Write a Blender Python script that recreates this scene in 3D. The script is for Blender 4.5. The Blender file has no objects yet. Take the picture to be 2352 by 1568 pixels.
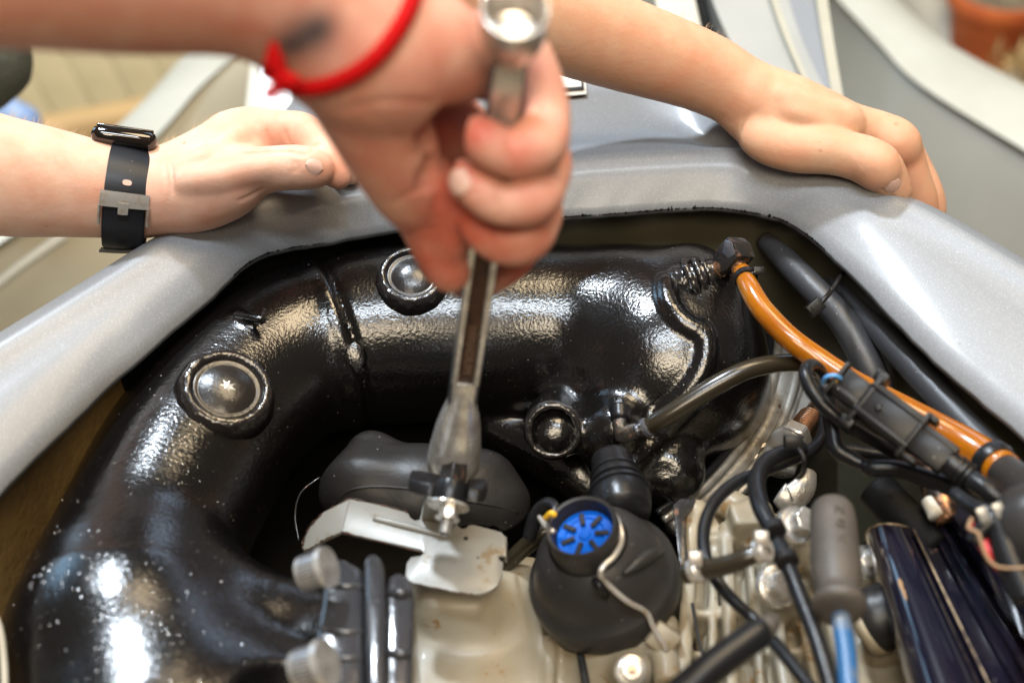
import bpy, bmesh, math, random
import numpy as np
import openvdb
from mathutils import Vector, Matrix
from mathutils.bvhtree import BVHTree

S = bpy.context.scene
COL = S.collection
random.seed(7)
rng = np.random.default_rng(7)

# ------------------------------------------------------------------ camera
PITCH = math.radians(42.0)
CAMP = Vector((0.0, -0.58, 0.522))
F = 2352 * 50.0 / 36.0                     # focal length in photo pixels (photo measured 2352 wide)
RT = Vector((1, 0, 0))
FW = Vector((0, math.cos(PITCH), -math.sin(PITCH)))
UP = Vector((0, math.sin(PITCH), math.cos(PITCH)))
cd = bpy.data.cameras.new('camera')
cd.lens = 50.0; cd.sensor_width = 36.0; cd.clip_start = 0.02; cd.clip_end = 60.0
cd.dof.use_dof = True; cd.dof.focus_distance = 0.775; cd.dof.aperture_fstop = 4.2
cd.dof.aperture_blades = 7
cam = bpy.data.objects.new('camera', cd); COL.objects.link(cam)
cam.location = CAMP; cam.rotation_euler = (math.pi / 2 - PITCH, 0, 0)
S.camera = cam

# ------------------------------------------------------------------ world, lamps, exposure
W = bpy.data.worlds.new('World'); S.world = W; W.use_nodes = True
bg = W.node_tree.nodes['Background']
bg.inputs[0].default_value = (0.92, 0.80, 0.64, 1); bg.inputs[1].default_value = 0.11

def lamp(name, loc, target, size, power, col, size_y=None, shape='DISK'):
    l = bpy.data.lights.new(name, 'AREA'); l.energy = power; l.color = col
    l.shape = shape; l.size = size
    if size_y: l.size_y = size_y
    o = bpy.data.objects.new(name, l); COL.objects.link(o); o.location = loc
    d = Vector(target) - Vector(loc)
    o.rotation_euler = d.to_track_quat('-Z', 'Y').to_euler()
    return o
lamp('workshop_lamp', (-0.72, 1.12, 2.25), (0, 0, 0), 0.24, 70, (0.80, 0.90, 1.0))
lamp('workshop_lamp', (0.60, 0.50, 2.3), (0, 0, 0), 1.2, 34, (1.0, 0.78, 0.50), 0.8, 'RECTANGLE')
lamp('workshop_lamp', (0.07, -1.6, 2.1), (0, 0, 0), 1.5, 40, (1.0, 0.84, 0.62), 0.7, 'RECTANGLE')
lamp('strip_lamp', (0.0, -0.62, 2.3), (0, 0, 0), 1.3, 34, (0.84, 0.92, 1.0), 0.22, 'RECTANGLE')
lamp('window', (-3.4, 2.7, 1.5), (0, 0, 0), 1.5, 26, (0.42, 0.70, 1.0), 1.5, 'RECTANGLE')
lamp('window', (1.4, 4.0, 2.1), (0, 0, 0), 2.0, 18, (0.58, 0.76, 1.0), 0.9, 'RECTANGLE')

S.view_settings.view_transform = 'Standard'; S.view_settings.look = 'None'
S.view_settings.exposure = 0.34; S.view_settings.gamma = 1.0
S.cycles.use_denoising = True
S.cycles.max_bounces = 8; S.cycles.transparent_max_bounces = 8
S.cycles.sample_clamp_indirect = 6.0

# ------------------------------------------------------------------ geometry helpers
def Q(u, v, d):                       # a place given by the direction it is seen in and its distance
    return CAMP + d * (FW + RT * ((u - 1176) / F) + UP * ((784 - v) / F))
def ZP(u, v, z):                      # the same, on the level plane at height z
    dz = FW.z + UP.z * (784 - v) / F
    return Q(u, v, (z - CAMP.z) / dz)
def zd(v, z):
    return (z - CAMP.z) / (FW.z + UP.z * (784 - v) / F)
def m_of(px, d): return px * d / F

ORG = {}
def empty(name, label, cat, loc, group=None):
    o = bpy.data.objects.new(name, None); COL.objects.link(o)
    o.location = loc; o.empty_display_size = 0.02
    ORG[o.name] = Vector(loc)
    return tag(o, label, cat, group)
def tag(o, label=None, cat=None, group=None, kind=None):
    if label: o['label'] = label
    if cat: o['category'] = cat
    if group: o['group'] = group
    if kind: o['kind'] = kind
    return o
def mesh_obj(name, V, Fc, mat, parent=None, smooth=True, label=None, cat=None, group=None, kind=None, sharp=None):
    V = np.asarray([tuple(v) for v in V] if not isinstance(V, np.ndarray) else V, dtype=np.float64)
    lo, hi = V.min(0), V.max(0)
    org = Vector(((lo[0] + hi[0]) / 2, (lo[1] + hi[1]) / 2, (lo[2] + hi[2]) / 2 if parent else lo[2]))
    me = bpy.data.meshes.new(name)
    me.from_pydata((V - np.array(org)).tolist(), [], [list(map(int, f)) for f in Fc])
    me.update()
    if smooth:
        me.shade_smooth()
        if sharp: me.set_sharp_from_angle(angle=math.radians(sharp))
    o = bpy.data.objects.new(name, me); COL.objects.link(o)
    me.materials.append(mat)
    ORG[o.name] = org
    if parent:
        o.parent = parent; o.location = org - ORG[parent.name]
    else:
        o.location = org
    return tag(o, label, cat, group, kind)

def join(*parts):
    V, Fc, n = [], [], 0
    for v, f in parts:
        V += [tuple(x) for x in v]; Fc += [[i + n for i in q] for q in f]; n += len(v)
    return V, Fc

def spline(pts, n=8):
    """Catmull-Rom through rows of numbers."""
    P = np.array(pts, float)
    if len(P) < 3: 
        t = np.linspace(0, 1, n + 1)[:, None]; return P[0] * (1 - t) + P[-1] * t
    P = np.vstack([2 * P[0] - P[1], P, 2 * P[-1] - P[-2]])
    out = []
    for i in range(1, len(P) - 2):
        for k in range(n):
            t = k / n
            a, b, c, d = P[i - 1], P[i], P[i + 1], P[i + 2]
            out.append(0.5 * (2 * b + (c - a) * t + (2 * a - 5 * b + 4 * c - d) * t * t + (3 * b - a - 3 * c + d) * t ** 3))
    out.append(P[-2])
    return np.array(out)

def sweep(P, R, seg=14, cap=True, flat=None, closed=False):
    """Tube along points P with radii R; flat = (axis vector, factor)."""
    P = [Vector(p) for p in P]; n = len(P)
    V, Fc = [], []
    nrm = None
    for i in range(n):
        if closed: t = (P[(i + 1) % n] - P[i - 1]).normalized()
        else: t = (P[min(i + 1, n - 1)] - P[max(i - 1, 0)]).normalized()
        if nrm is None:
            a = Vector((0, 0, 1)) if abs(t.z) < 0.9 else Vector((1, 0, 0))
            nrm = t.cross(a).normalized()
        nrm = (nrm - t * nrm.dot(t)).normalized()
        b = t.cross(nrm)
        for k in range(seg):
            a = 2 * math.pi * k / seg
            off = nrm * math.cos(a) * R[i] + b * math.sin(a) * R[i]
            if flat is not None:
                ax = Vector(flat[0]).normalized(); off -= ax * off.dot(ax) * (1 - flat[1])
            V.append(P[i] + off)
    m = n if closed else n - 1
    for i in range(m):
        for k in range(seg):
            a, b = i * seg + k, i * seg + (k + 1) % seg
            c, d = ((i + 1) % n) * seg + (k + 1) % seg, ((i + 1) % n) * seg + k
            Fc.append([a, b, c, d])
    if cap and not closed:
        Fc.append(list(range(seg))[::-1]); Fc.append([(n - 1) * seg + k for k in range(seg)])
    return V, Fc

def tube(pts, seg=14, n=8, flat=None):
    """pts rows (u, v, d, r_px) -> swept tube through them."""
    rows = [[*Q(u, v, d), m_of(r, d)] for u, v, d, r in pts]
    A = spline(rows, n)
    return sweep(A[:, :3], A[:, 3], seg, True, flat)

def frame(axis, hint=(0, 0, 1)):
    a = Vector(axis).normalized(); h = Vector(hint)
    if abs(a.dot(h)) > 0.98: h = Vector((1, 0, 0))
    x = h.cross(a).normalized(); y = a.cross(x)
    return x, y, a

def lathe(prof, base, axis, seg=32, wob=None, hint=(0, 0, 1), capt=True, capb=True):
    """prof rows (radius, height) along axis from base."""
    x, y, a = frame(axis, hint); base = Vector(base)
    V, Fc = [], []
    for i, (r, h) in enumerate(prof):
        for k in range(seg):
            t = 2 * math.pi * k / seg
            rr = r + (wob(i, t) if wob else 0)
            V.append(base + a * h + x * rr * math.cos(t) + y * rr * math.sin(t))
    for i in range(len(prof) - 1):
        for k in range(seg):
            Fc.append([i * seg + k, i * seg + (k + 1) % seg, (i + 1) * seg + (k + 1) % seg, (i + 1) * seg + k])
    if capb: Fc.append(list(range(seg))[::-1])
    if capt: Fc.append([(len(prof) - 1) * seg + k for k in range(seg)])
    return V, Fc

def prism(poly, up, bev=0.0, bseg=2, taper=0.0):
    """closed 3D polygon 'poly' extruded by vector 'up', edges bevelled."""
    bm = bmesh.new(); up = Vector(up)
    lo = [bm.verts.new(Vector(p)) for p in poly]
    hi = [bm.verts.new(Vector(p) + up) for p in poly]
    n = len(poly)
    bm.faces.new(lo[::-1]); bm.faces.new(hi)
    for i in range(n): bm.faces.new([lo[i], lo[(i + 1) % n], hi[(i + 1) % n], hi[i]])
    bmesh.ops.recalc_face_normals(bm, faces=bm.faces)
    if bev:
        es = [e for e in bm.edges if len(e.link_faces) == 2 and e.calc_face_angle(0) > 0.5]
        bmesh.ops.bevel(bm, geom=es, offset=bev, segments=bseg, profile=0.5, affect='EDGES', clamp_overlap=True)
    bm.verts.index_update()
    V = [v.co.copy() for v in bm.verts]; Fc = [[v.index for v in f.verts] for f in bm.faces]
    bm.free(); return V, Fc

def box(c, x, y, z, hx, hy, hz, bev=0.0):
    c, x, y, z = map(Vector, (c, x, y, z))
    poly = [c - z * hz + x * sx * hx + y * sy * hy for sx, sy in ((-1, -1), (1, -1), (1, 1), (-1, 1))]
    return prism(poly, z * 2 * hz, bev)

def hexprism(base, axis, r, h, bev=0.0006, n=6, rot=0.0, hint=(0, 0, 1)):
    x, y, a = frame(axis, hint); base = Vector(base)
    poly = [base + x * r * math.cos(rot + 2 * math.pi * k / n) + y * r * math.sin(rot + 2 * math.pi * k / n) for k in range(n)]
    return prism(poly, a * h, bev, 1)

class SDF:
    def __init__(s, lo, hi, h):
        s.h = h; s.lo = np.array(lo, float); n = np.ceil((np.array(hi) - s.lo) / h).astype(int) + 1
        s.n = n; s.f = np.full(n, 0.03, np.float32)
        s.ax = [(s.lo[i] + h * np.arange(n[i])).astype(np.float32) for i in range(3)]
    def _cut(s, lo, hi):
        sl = []
        for i in range(3):
            a = int(max(0, math.floor((lo[i] - s.lo[i]) / s.h))); b = int(min(s.n[i], math.ceil((hi[i] - s.lo[i]) / s.h) + 1))
            if b <= a: return None
            sl.append(slice(a, b))
        X = s.ax[0][sl[0]][:, None, None]; Y = s.ax[1][sl[1]][None, :, None]; Z = s.ax[2][sl[2]][None, None, :]
        return tuple(sl), X, Y, Z
    def _put(s, sl, d, k, mode):
        f = s.f[sl]
        if mode == 'u':
            if k > 0:
                h = np.clip(0.5 + 0.5 * (f - d) / k, 0, 1); f[...] = f + (d - f) * h - k * h * (1 - h)
            else: np.minimum(f, d, out=f)
        else:
            if k > 0:
                h = np.clip(0.5 - 0.5 * (f + d) / k, 0, 1); f[...] = f + (-d - f) * h + k * h * (1 - h)
            else: np.maximum(f, -d, out=f)
    def cap(s, a, b, ra, rb, k=0.0, mode='u', flat=None):
        a = np.array(a, float); b = np.array(b, float); m = max(ra, rb) + k + 0.008
        c = s._cut(np.minimum(a, b) - m, np.maximum(a, b) + m)
        if c is None: return
        sl, X, Y, Z = c
        ab = b - a; L = max(float(ab @ ab), 1e-12)
        px, py, pz = X - a[0], Y - a[1], Z - a[2]
        t = np.clip((px * ab[0] + py * ab[1] + pz * ab[2]) / L, 0, 1).astype(np.float32)
        dx, dy, dz = px - ab[0] * t, py - ab[1] * t, pz - ab[2] * t
        d2 = dx * dx + dy * dy + dz * dz
        if flat is not None:
            w = np.array(Vector(flat[0]).normalized()); q = dx * w[0] + dy * w[1] + dz * w[2]
            d2 = d2 + q * q * (1 / flat[1] ** 2 - 1)
        s._put(sl, (np.sqrt(np.maximum(d2, 0)) - (ra + (rb - ra) * t)).astype(np.float32), k, mode)
    def chain(s, pts, k=0.004, mode='u', flat=None):
        for a, b in zip(pts[:-1], pts[1:]): s.cap(a[:3], b[:3], a[3], b[3], k, mode, flat)
    def ell(s, c, r, k=0.0, mode='u', axes=None):
        c = np.array(c, float); m = max(r) + k + 0.008
        q = s._cut(c - m, c + m)
        if q is None: return
        sl, X, Y, Z = q
        A = np.eye(3) if axes is None else np.array([tuple(a) for a in axes])
        p = [(X - c[0]) * A[i][0] + (Y - c[1]) * A[i][1] + (Z - c[2]) * A[i][2] for i in range(3)]
        k0 = np.sqrt(sum((p[i] / r[i]) ** 2 for i in range(3))); k1 = np.sqrt(sum((p[i] / r[i] ** 2) ** 2 for i in range(3))) + 1e-9
        s._put(sl, (k0 * (k0 - 1) / k1).astype(np.float32), k, mode)
    def box(s, c, hx, rnd=0.003, k=0.0, mode='u', axes=None):
        c = np.array(c, float); m = float(np.linalg.norm(hx)) + k + 0.008
        q = s._cut(c - m, c + m)
        if q is None: return
        sl, X, Y, Z = q
        A = np.eye(3) if axes is None else np.array([tuple(a) for a in axes])
        p = [np.abs((X - c[0]) * A[i][0] + (Y - c[1]) * A[i][1] + (Z - c[2]) * A[i][2]) - (hx[i] - rnd) for i in range(3)]
        o = np.sqrt(sum(np.maximum(x, 0) ** 2 for x in p)) + np.minimum(np.maximum(np.maximum(p[0], p[1]), p[2]), 0) - rnd
        s._put(sl, o.astype(np.float32), k, mode)
    def cyl(s, a, b, r, rnd=0.002, k=0.0, mode='u'):
        a = np.array(a, float); b = np.array(b, float); m = r + k + 0.008
        q = s._cut(np.minimum(a, b) - m, np.maximum(a, b) + m)
        if q is None: return
        sl, X, Y, Z = q
        ab = b - a; L = float(np.linalg.norm(ab)); w = ab / L; c = (a + b) / 2
        px, py, pz = X - c[0], Y - c[1], Z - c[2]
        h = px * w[0] + py * w[1] + pz * w[2]
        rr = np.sqrt(np.maximum(px * px + py * py + pz * pz - h * h, 0))
        dx = rr - (r - rnd); dy = np.abs(h) - (L / 2 - rnd)
        s._put(sl, (np.minimum(np.maximum(dx, dy), 0) + np.sqrt(np.maximum(dx, 0) ** 2 + np.maximum(dy, 0) ** 2) - rnd).astype(np.float32), k, mode)
    def groove(s, p, nrm, depth, width, lo, hi):
        q = s._cut(lo, hi)
        sl, X, Y, Z = q
        t = (X - p[0]) * nrm[0] + (Y - p[1]) * nrm[1] + (Z - p[2]) * nrm[2]
        s.f[sl] += (depth * np.exp(-(t / width) ** 2)).astype(np.float32)
    def half(s, p, nrm):                     # keep the side the normal points away from
        sl, X, Y, Z = s._cut(s.lo, s.lo + s.h * s.n)
        t = (X - p[0]) * nrm[0] + (Y - p[1]) * nrm[1] + (Z - p[2]) * nrm[2]
        np.maximum(s.f, t, out=s.f)
    def mesh(s, smooth=2):
        g = openvdb.FloatGrid(0.03); g.copyFromArray(s.f)
        P, Qd = g.convertToQuads(0.0)
        P = np.array(P, float) * s.h + s.lo; Qd = np.array(Qd, int)[:, ::-1]
        # orientation check
        a, b, c = P[Qd[:, 0]], P[Qd[:, 1]], P[Qd[:, 2]]
        vol = np.einsum('ij,ij->i', a - P.mean(0), np.cross(b - P.mean(0), c - P.mean(0))).sum()
        if vol < 0: Qd = Qd[:, ::-1]
        E = np.concatenate([Qd[:, [0, 1]], Qd[:, [1, 2]], Qd[:, [2, 3]], Qd[:, [3, 0]]])
        E = np.unique(np.sort(E, 1), axis=0); n = len(P)
        cnt = np.bincount(E.ravel(), minlength=n).astype(float)[:, None]; cnt[cnt == 0] = 1
        for it in range(smooth * 2):
            acc = np.stack([np.bincount(E[:, 0], P[E[:, 1], i], n) + np.bincount(E[:, 1], P[E[:, 0], i], n) for i in range(3)], 1)
            P = P + (acc / cnt - P) * (0.5 if it % 2 == 0 else -0.45)
        return P, Qd

def bounds(rows, pad=0.02):
    A = np.array([list(r[:3]) for r in rows]); R = np.array([r[3] for r in rows])[:, None]
    return (A - R).min(0) - pad, (A + R).max(0) + pad
def rows_of(pts): return [(*Q(u, v, d), m_of(r, d)) for u, v, d, r in pts]

def bvh_of(V, Fc): return BVHTree.FromPolygons([tuple(v) for v in V], [list(map(int, f)) for f in Fc])
def seen(bv, u, v):                      # the surface point lying in direction (u, v)
    dr = (Q(u, v, 1.0) - CAMP).normalized()
    p, n, i, d = bv.ray_cast(CAMP, dr)
    return p, n

# ------------------------------------------------------------------ materials
def mat(name, base, rough=0.5, metal=0.0, coat=0.0, coat_rough=0.1, bumps=(), mottle=None, rough_var=None, specks=None,
        sss=0.0, sss_r=(0.01, 0.004, 0.002), trans=0.0, spec=0.5, flake=None, stain=None):
    m = bpy.data.materials.new(name); m.use_nodes = True
    nt = m.node_tree; N = nt.nodes; L = nt.links
    b = N['Principled BSDF']
    b.inputs['Base Color'].default_value = (*base, 1); b.inputs['Roughness'].default_value = rough
    b.inputs['Metallic'].default_value = metal; b.inputs['Coat Weight'].default_value = coat
    b.inputs['Coat Roughness'].default_value = coat_rough
    b.inputs['Specular IOR Level'].default_value = spec
    b.inputs['Transmission Weight'].default_value = trans
    if sss:
        b.inputs['Subsurface Weight'].default_value = sss; b.inputs['Subsurface Radius'].default_value = sss_r
        b.inputs['Subsurface Scale'].default_value = 1.0
    tc = N.new('ShaderNodeTexCoord'); vec = tc.outputs['Object']
    colr = None
    def noise(scale, det=3, rgh=0.55):
        t = N.new('ShaderNodeTexNoise'); t.inputs['Scale'].default_value = scale; t.inputs['Detail'].default_value = det
        t.inputs['Roughness'].default_value = rgh; L.new(vec, t.inputs['Vector']); return t
    def ramp(src, a, bb):
        r = N.new('ShaderNodeMapRange'); r.inputs[1].default_value = a; r.inputs[2].default_value = bb
        L.new(src, r.inputs[0]); return r.outputs[0]
    def mix(fac, a, bcol):
        x = N.new('ShaderNodeMix'); x.data_type = 'RGBA'
        L.new(fac, x.inputs[0])
        if isinstance(a, tuple): x.inputs[6].default_value = (*a, 1)
        else: L.new(a, x.inputs[6])
        if isinstance(bcol, tuple): x.inputs[7].default_value = (*bcol, 1)
        else: L.new(bcol, x.inputs[7])
        return x.outputs[2]
    colr = base
    if mottle:                               # (scale, other colour, lo, hi)
        for (sc, oc, lo, hi) in mottle:
            colr = mix(ramp(noise(sc).outputs[0], lo, hi), colr, oc)
    if stain:                                # (scale, colour, threshold)
        for sc, oc, th in stain:
            colr = mix(ramp(noise(sc, 6, 0.7).outputs[0], th, th + 0.04), colr, oc)
    if specks:                               # (scale, colour, size, share)
        for sc, oc, size, share in specks:
            v = N.new('ShaderNodeTexVoronoi'); v.inputs['Scale'].default_value = sc; L.new(vec, v.inputs['Vector'])
            near = ramp(v.outputs['Distance'], size, size * 0.6)
            sep = N.new('ShaderNodeSeparateColor'); L.new(v.outputs['Color'], sep.inputs[0])
            pick = N.new('ShaderNodeMath'); pick.operation = 'LESS_THAN'; pick.inputs[1].default_value = share; L.new(sep.outputs[0], pick.inputs[0])
            mu = N.new('ShaderNodeMath'); mu.operation = 'MULTIPLY'; L.new(near, mu.inputs[0]); L.new(pick.outputs[0], mu.inputs[1])
            colr = mix(mu.outputs[0], colr, oc)
    if flake:                                # (scale, amount) metallic flakes in the paint
        sc, am = flake
        v = N.new('ShaderNodeTexVoronoi'); v.inputs['Scale'].default_value = sc; L.new(vec, v.inputs['Vector'])
        sep = N.new('ShaderNodeSeparateColor'); L.new(v.outputs['Color'], sep.inputs[0])
        colr = mix(ramp(sep.outputs[0], 1 - am, 1.0), colr, tuple(min(1, c * 1.7 + 0.05) for c in base))
    if not isinstance(colr, tuple): L.new(colr, b.inputs['Base Color'])
    if rough_var:
        sc, lo, hi = rough_var
        r = N.new('ShaderNodeMapRange'); r.inputs[1].default_value = 0.3; r.inputs[2].default_value = 0.7
        r.inputs[3].default_value = lo; r.inputs[4].default_value = hi
        L.new(noise(sc).outputs[0], r.inputs[0]); L.new(r.outputs[0], b.inputs['Roughness'])
    prev = None
    for sc, st, dist in bumps:
        bp = N.new('ShaderNodeBump'); bp.inputs['Strength'].default_value = st; bp.inputs['Distance'].default_value = dist
        L.new(noise(sc, 2).outputs[0], bp.inputs['Height'])
        if prev: L.new(prev, bp.inputs['Normal'])
        prev = bp.outputs[0]
    if prev:
        L.new(prev, b.inputs['Normal'])
    return m

def skin_mat(name, base, deep):
    m = bpy.data.materials.new(name); m.use_nodes = True
    nt = m.node_tree; N = nt.nodes; L = nt.links; b = N['Principled BSDF']
    tc = N.new('ShaderNodeTexCoord')
    def noise(sc, det=3):
        t = N.new('ShaderNodeTexNoise'); t.inputs['Scale'].default_value = sc; t.inputs['Detail'].default_value = det
        L.new(tc.outputs['Object'], t.inputs['Vector']); return t.outputs[0]
    def rng_(src, a, c, d=0.0, e=1.0):
        r = N.new('ShaderNodeMapRange'); r.inputs[1].default_value = a; r.inputs[2].default_value = c
        r.inputs[3].default_value = d; r.inputs[4].default_value = e; L.new(src, r.inputs[0]); return r.outputs[0]
    at = N.new('ShaderNodeAttribute'); at.attribute_name = 'redness'
    a1 = N.new('ShaderNodeMath'); a1.operation = 'ADD'; a1.use_clamp = True
    L.new(rng_(noise(70, 6), 0.33, 0.72, 0.0, 0.55), a1.inputs[0]); L.new(at.outputs['Fac'], a1.inputs[1])
    x = N.new('ShaderNodeMix'); x.data_type = 'RGBA'; x.inputs[6].default_value = (*base, 1); x.inputs[7].default_value = (*deep, 1)
    L.new(a1.outputs[0], x.inputs[0])
    fk = N.new('ShaderNodeTexVoronoi'); fk.inputs['Scale'].default_value = 60; L.new(tc.outputs['Object'], fk.inputs['Vector'])
    fr = rng_(fk.outputs['Distance'], 0.10, 0.05, 0, 0.45)
    sep = N.new('ShaderNodeSeparateColor'); L.new(fk.outputs['Color'], sep.inputs[0])
    pk = N.new('ShaderNodeMath'); pk.operation = 'LESS_THAN'; pk.inputs[1].default_value = 0.16; L.new(sep.outputs[0], pk.inputs[0])
    mu = N.new('ShaderNodeMath'); mu.operation = 'MULTIPLY'; L.new(fr, mu.inputs[0]); L.new(pk.outputs[0], mu.inputs[1])
    y = N.new('ShaderNodeMix'); y.data_type = 'RGBA'; L.new(mu.outputs[0], y.inputs[0]); L.new(x.outputs[2], y.inputs[6])
    y.inputs[7].default_value = (0.30, 0.12, 0.05, 1)
    ink = N.new('ShaderNodeAttribute'); ink.attribute_name = 'ink'
    z = N.new('ShaderNodeMix'); z.data_type = 'RGBA'; L.new(ink.outputs['Fac'], z.inputs[0]); L.new(y.outputs[2], z.inputs[6])
    z.inputs[7].default_value = (0.05, 0.045, 0.05, 1)
    L.new(z.outputs[2], b.inputs['Base Color'])
    b.inputs['Subsurface Weight'].default_value = 0.35
    b.inputs['Subsurface Radius'].default_value = (0.006, 0.0022, 0.0012); b.inputs['Subsurface Scale'].default_value = 1.0
    b.inputs['Roughness'].default_value = 0.56; b.inputs['Specular IOR Level'].default_value = 0.3
    p = None
    for sc, st, di in ((260, 0.35, 0.0006), (900, 0.35, 0.0003), (70, 0.25, 0.001)):
        bp = N.new('ShaderNodeBump'); bp.inputs['Strength'].default_value = st; bp.inputs['Distance'].default_value = di
        L.new(noise(sc, 4), bp.inputs['Height'])
        if p: L.new(p, bp.inputs['Normal'])
        p = bp.outputs[0]
    L.new(p, b.inputs['Normal'])
    return m

M = {}
M['hull'] = mat('silver_flake_paint', (0.19, 0.20, 0.214), 0.5, 0.08, 0.2, 0.18, bumps=((2200, 0.10, 0.0002),), flake=(3800, 0.10),
                stain=((14, (0.30, 0.29, 0.27), 0.72),), specks=((70, (0.10, 0.08, 0.06), 0.045, 0.10),))
M['hull_plain'] = mat('silver_grey_gelcoat', (0.33, 0.33, 0.31), 0.45, 0.1, 0.2, bumps=((300, 0.1, 0.0004),), mottle=((6, (0.27, 0.27, 0.25), 0.4, 0.7),))
M['footwell'] = mat('shaded_footwell_gelcoat', (0.19, 0.185, 0.155), 0.6, 0.0, 0.1, bumps=((200, 0.15, 0.0005),), mottle=((5, (0.23, 0.22, 0.19), 0.4, 0.7),))  # right side only; its shade is included in this darker grey
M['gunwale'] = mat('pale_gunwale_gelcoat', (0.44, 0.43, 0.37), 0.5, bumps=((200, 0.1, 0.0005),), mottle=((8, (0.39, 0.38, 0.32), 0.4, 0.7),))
M['cream'] = mat('cream_moulding', (0.36, 0.34, 0.27), 0.45, bumps=((200, 0.1, 0.0003),), mottle=((12, (0.31, 0.29, 0.23), 0.4, 0.7),))
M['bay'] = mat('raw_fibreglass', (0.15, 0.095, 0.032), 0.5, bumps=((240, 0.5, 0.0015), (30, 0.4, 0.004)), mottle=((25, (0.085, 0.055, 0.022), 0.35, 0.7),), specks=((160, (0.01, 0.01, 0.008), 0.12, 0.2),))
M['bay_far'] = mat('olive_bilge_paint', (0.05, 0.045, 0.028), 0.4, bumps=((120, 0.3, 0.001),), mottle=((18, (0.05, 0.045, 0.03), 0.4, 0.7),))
M['footwell_left'] = mat('tan_footwell_gelcoat', (0.36, 0.33, 0.25), 0.55, 0.0, 0.1, bumps=((200, 0.15, 0.0005),), mottle=((4, (0.46, 0.40, 0.28), 0.4, 0.7),))  # left side only, a lighter and warmer copy of the footwell colour
M['clamp'] = mat('glossy_charcoal_casting', (0.030, 0.030, 0.033), 0.22, 0.0, 0.4, 0.08, bumps=((120, 0.3, 0.0015), (500, 0.2, 0.0004)), specks=((420, (0.4, 0.4, 0.42), 0.12, 0.08),))
M['dark'] = mat('near_black', (0.005, 0.005, 0.005), 0.6, spec=0.12, bumps=((90, 0.4, 0.002),))
M['muffler'] = mat('black_textured_enamel', (0.0035, 0.003, 0.003), 0.17, 0.0, 0.0, 0.1,
                   bumps=((560, 0.36, 0.0007), (190, 0.06, 0.0012)), specks=((270, (0.46, 0.43, 0.40), 0.085, 0.20), (560, (0.35, 0.33, 0.3), 0.11, 0.10)), spec=0.85,
                   rough_var=(35, 0.15, 0.25))
M['weld'] = mat('painted_weld_bead', (0.014, 0.012, 0.012), 0.2, 0.0, 0.3, 0.1, bumps=((190, 0.5, 0.0025),), specks=((420, (0.4, 0.38, 0.35), 0.13, 0.1),), spec=0.75)
M['plug'] = mat('painted_core_plug', (0.012, 0.010, 0.009), 0.3, 0.0, 0.0, 0.12, bumps=((300, 0.3, 0.0008),), specks=((420, (0.5, 0.48, 0.44), 0.13, 0.12),), spec=0.7)
M['paintchip'] = mat('bare_metal_chip', (0.62, 0.60, 0.56), 0.4, 0.5, bumps=((500, 0.5, 0.0006),))
M['water'] = mat('metallic_droplet', (0.95, 0.97, 1.0), 0.16, 1.0)  # fully metallic so the drops glint more strongly than water
M['rubber'] = mat('matt_black_rubber', (0.012, 0.011, 0.011), 0.40, spec=0.35, bumps=((420, 0.25, 0.0004),), specks=((380, (0.38, 0.36, 0.34), 0.14, 0.07),), rough_var=(60, 0.36, 0.5))
M['hose_black'] = mat('black_rubber_hose', (0.008, 0.008, 0.009), 0.3, spec=0.3, bumps=((900, 0.3, 0.0003),), specks=((420, (0.3, 0.28, 0.26), 0.12, 0.06),))
M['hose_satin'] = mat('satin_rubber_hose', (0.028, 0.029, 0.033), 0.46, bumps=((260, 0.3, 0.0006), (900, 0.2, 0.0003)), specks=((300, (0.3, 0.3, 0.3), 0.1, 0.15),), spec=0.6)
M['plastic'] = mat('black_moulded_plastic', (0.010, 0.009, 0.009), 0.34, spec=0.22, bumps=((700, 0.2, 0.0003),), specks=((400, (0.42, 0.38, 0.33), 0.13, 0.12),))
M['cap'] = mat('charcoal_plastic', (0.023, 0.021, 0.020), 0.40, spec=0.28, bumps=((500, 0.22, 0.0004),), specks=((420, (0.3, 0.28, 0.26), 0.12, 0.06),), rough_var=(50, 0.34, 0.48))
M['smoke'] = mat('smoked_vinyl_hose', (0.022, 0.017, 0.010), 0.24, 0.0, 0.1, 0.1, bumps=((200, 0.08, 0.0004),), specks=((420, (0.5, 0.46, 0.4), 0.1, 0.06),))
M['amber'] = mat('amber_fuel_hose', (0.33, 0.112, 0.0015), 0.24, 0.0, 0.4, 0.08, sss=0.6, sss_r=(0.008, 0.003, 0.0006), bumps=((700, 0.22, 0.0004), (60, 0.15, 0.0006)),
                 mottle=((40, (0.26, 0.075, 0.001), 0.35, 0.7),))
M['amber_dark'] = mat('dull_amber_hose', (0.26, 0.12, 0.008), 0.3, 0.0, 0.2, sss=0.4, sss_r=(0.006, 0.003, 0.0006), bumps=((500, 0.2, 0.0004),), mottle=((40, (0.30, 0.14, 0.01), 0.35, 0.7),))
M['copper'] = mat('tarnished_copper', (0.38, 0.19, 0.10), 0.34, 0.85, bumps=((260, 0.3, 0.0008),), mottle=((140, (0.07, 0.05, 0.04), 0.45, 0.6),))
M['elbow'] = mat('blackened_brass_fitting', (0.02, 0.018, 0.017), 0.28, 0.2, 0.1, bumps=((300, 0.4, 0.0007),), mottle=((200, (0.16, 0.08, 0.05), 0.58, 0.7),))
M['chrome'] = mat('satin_chrome', (0.74, 0.72, 0.685), 0.3, 0.72, bumps=((160, 0.12, 0.0005), (900, 0.12, 0.0002)), mottle=((120, (0.40, 0.37, 0.34), 0.4, 0.7),), rough_var=(120, 0.22, 0.4))
M['chrome_side'] = mat('ground_steel_flank', (0.16, 0.165, 0.19), 0.3, 0.7, bumps=((260, 0.15, 0.0005),))
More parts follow.
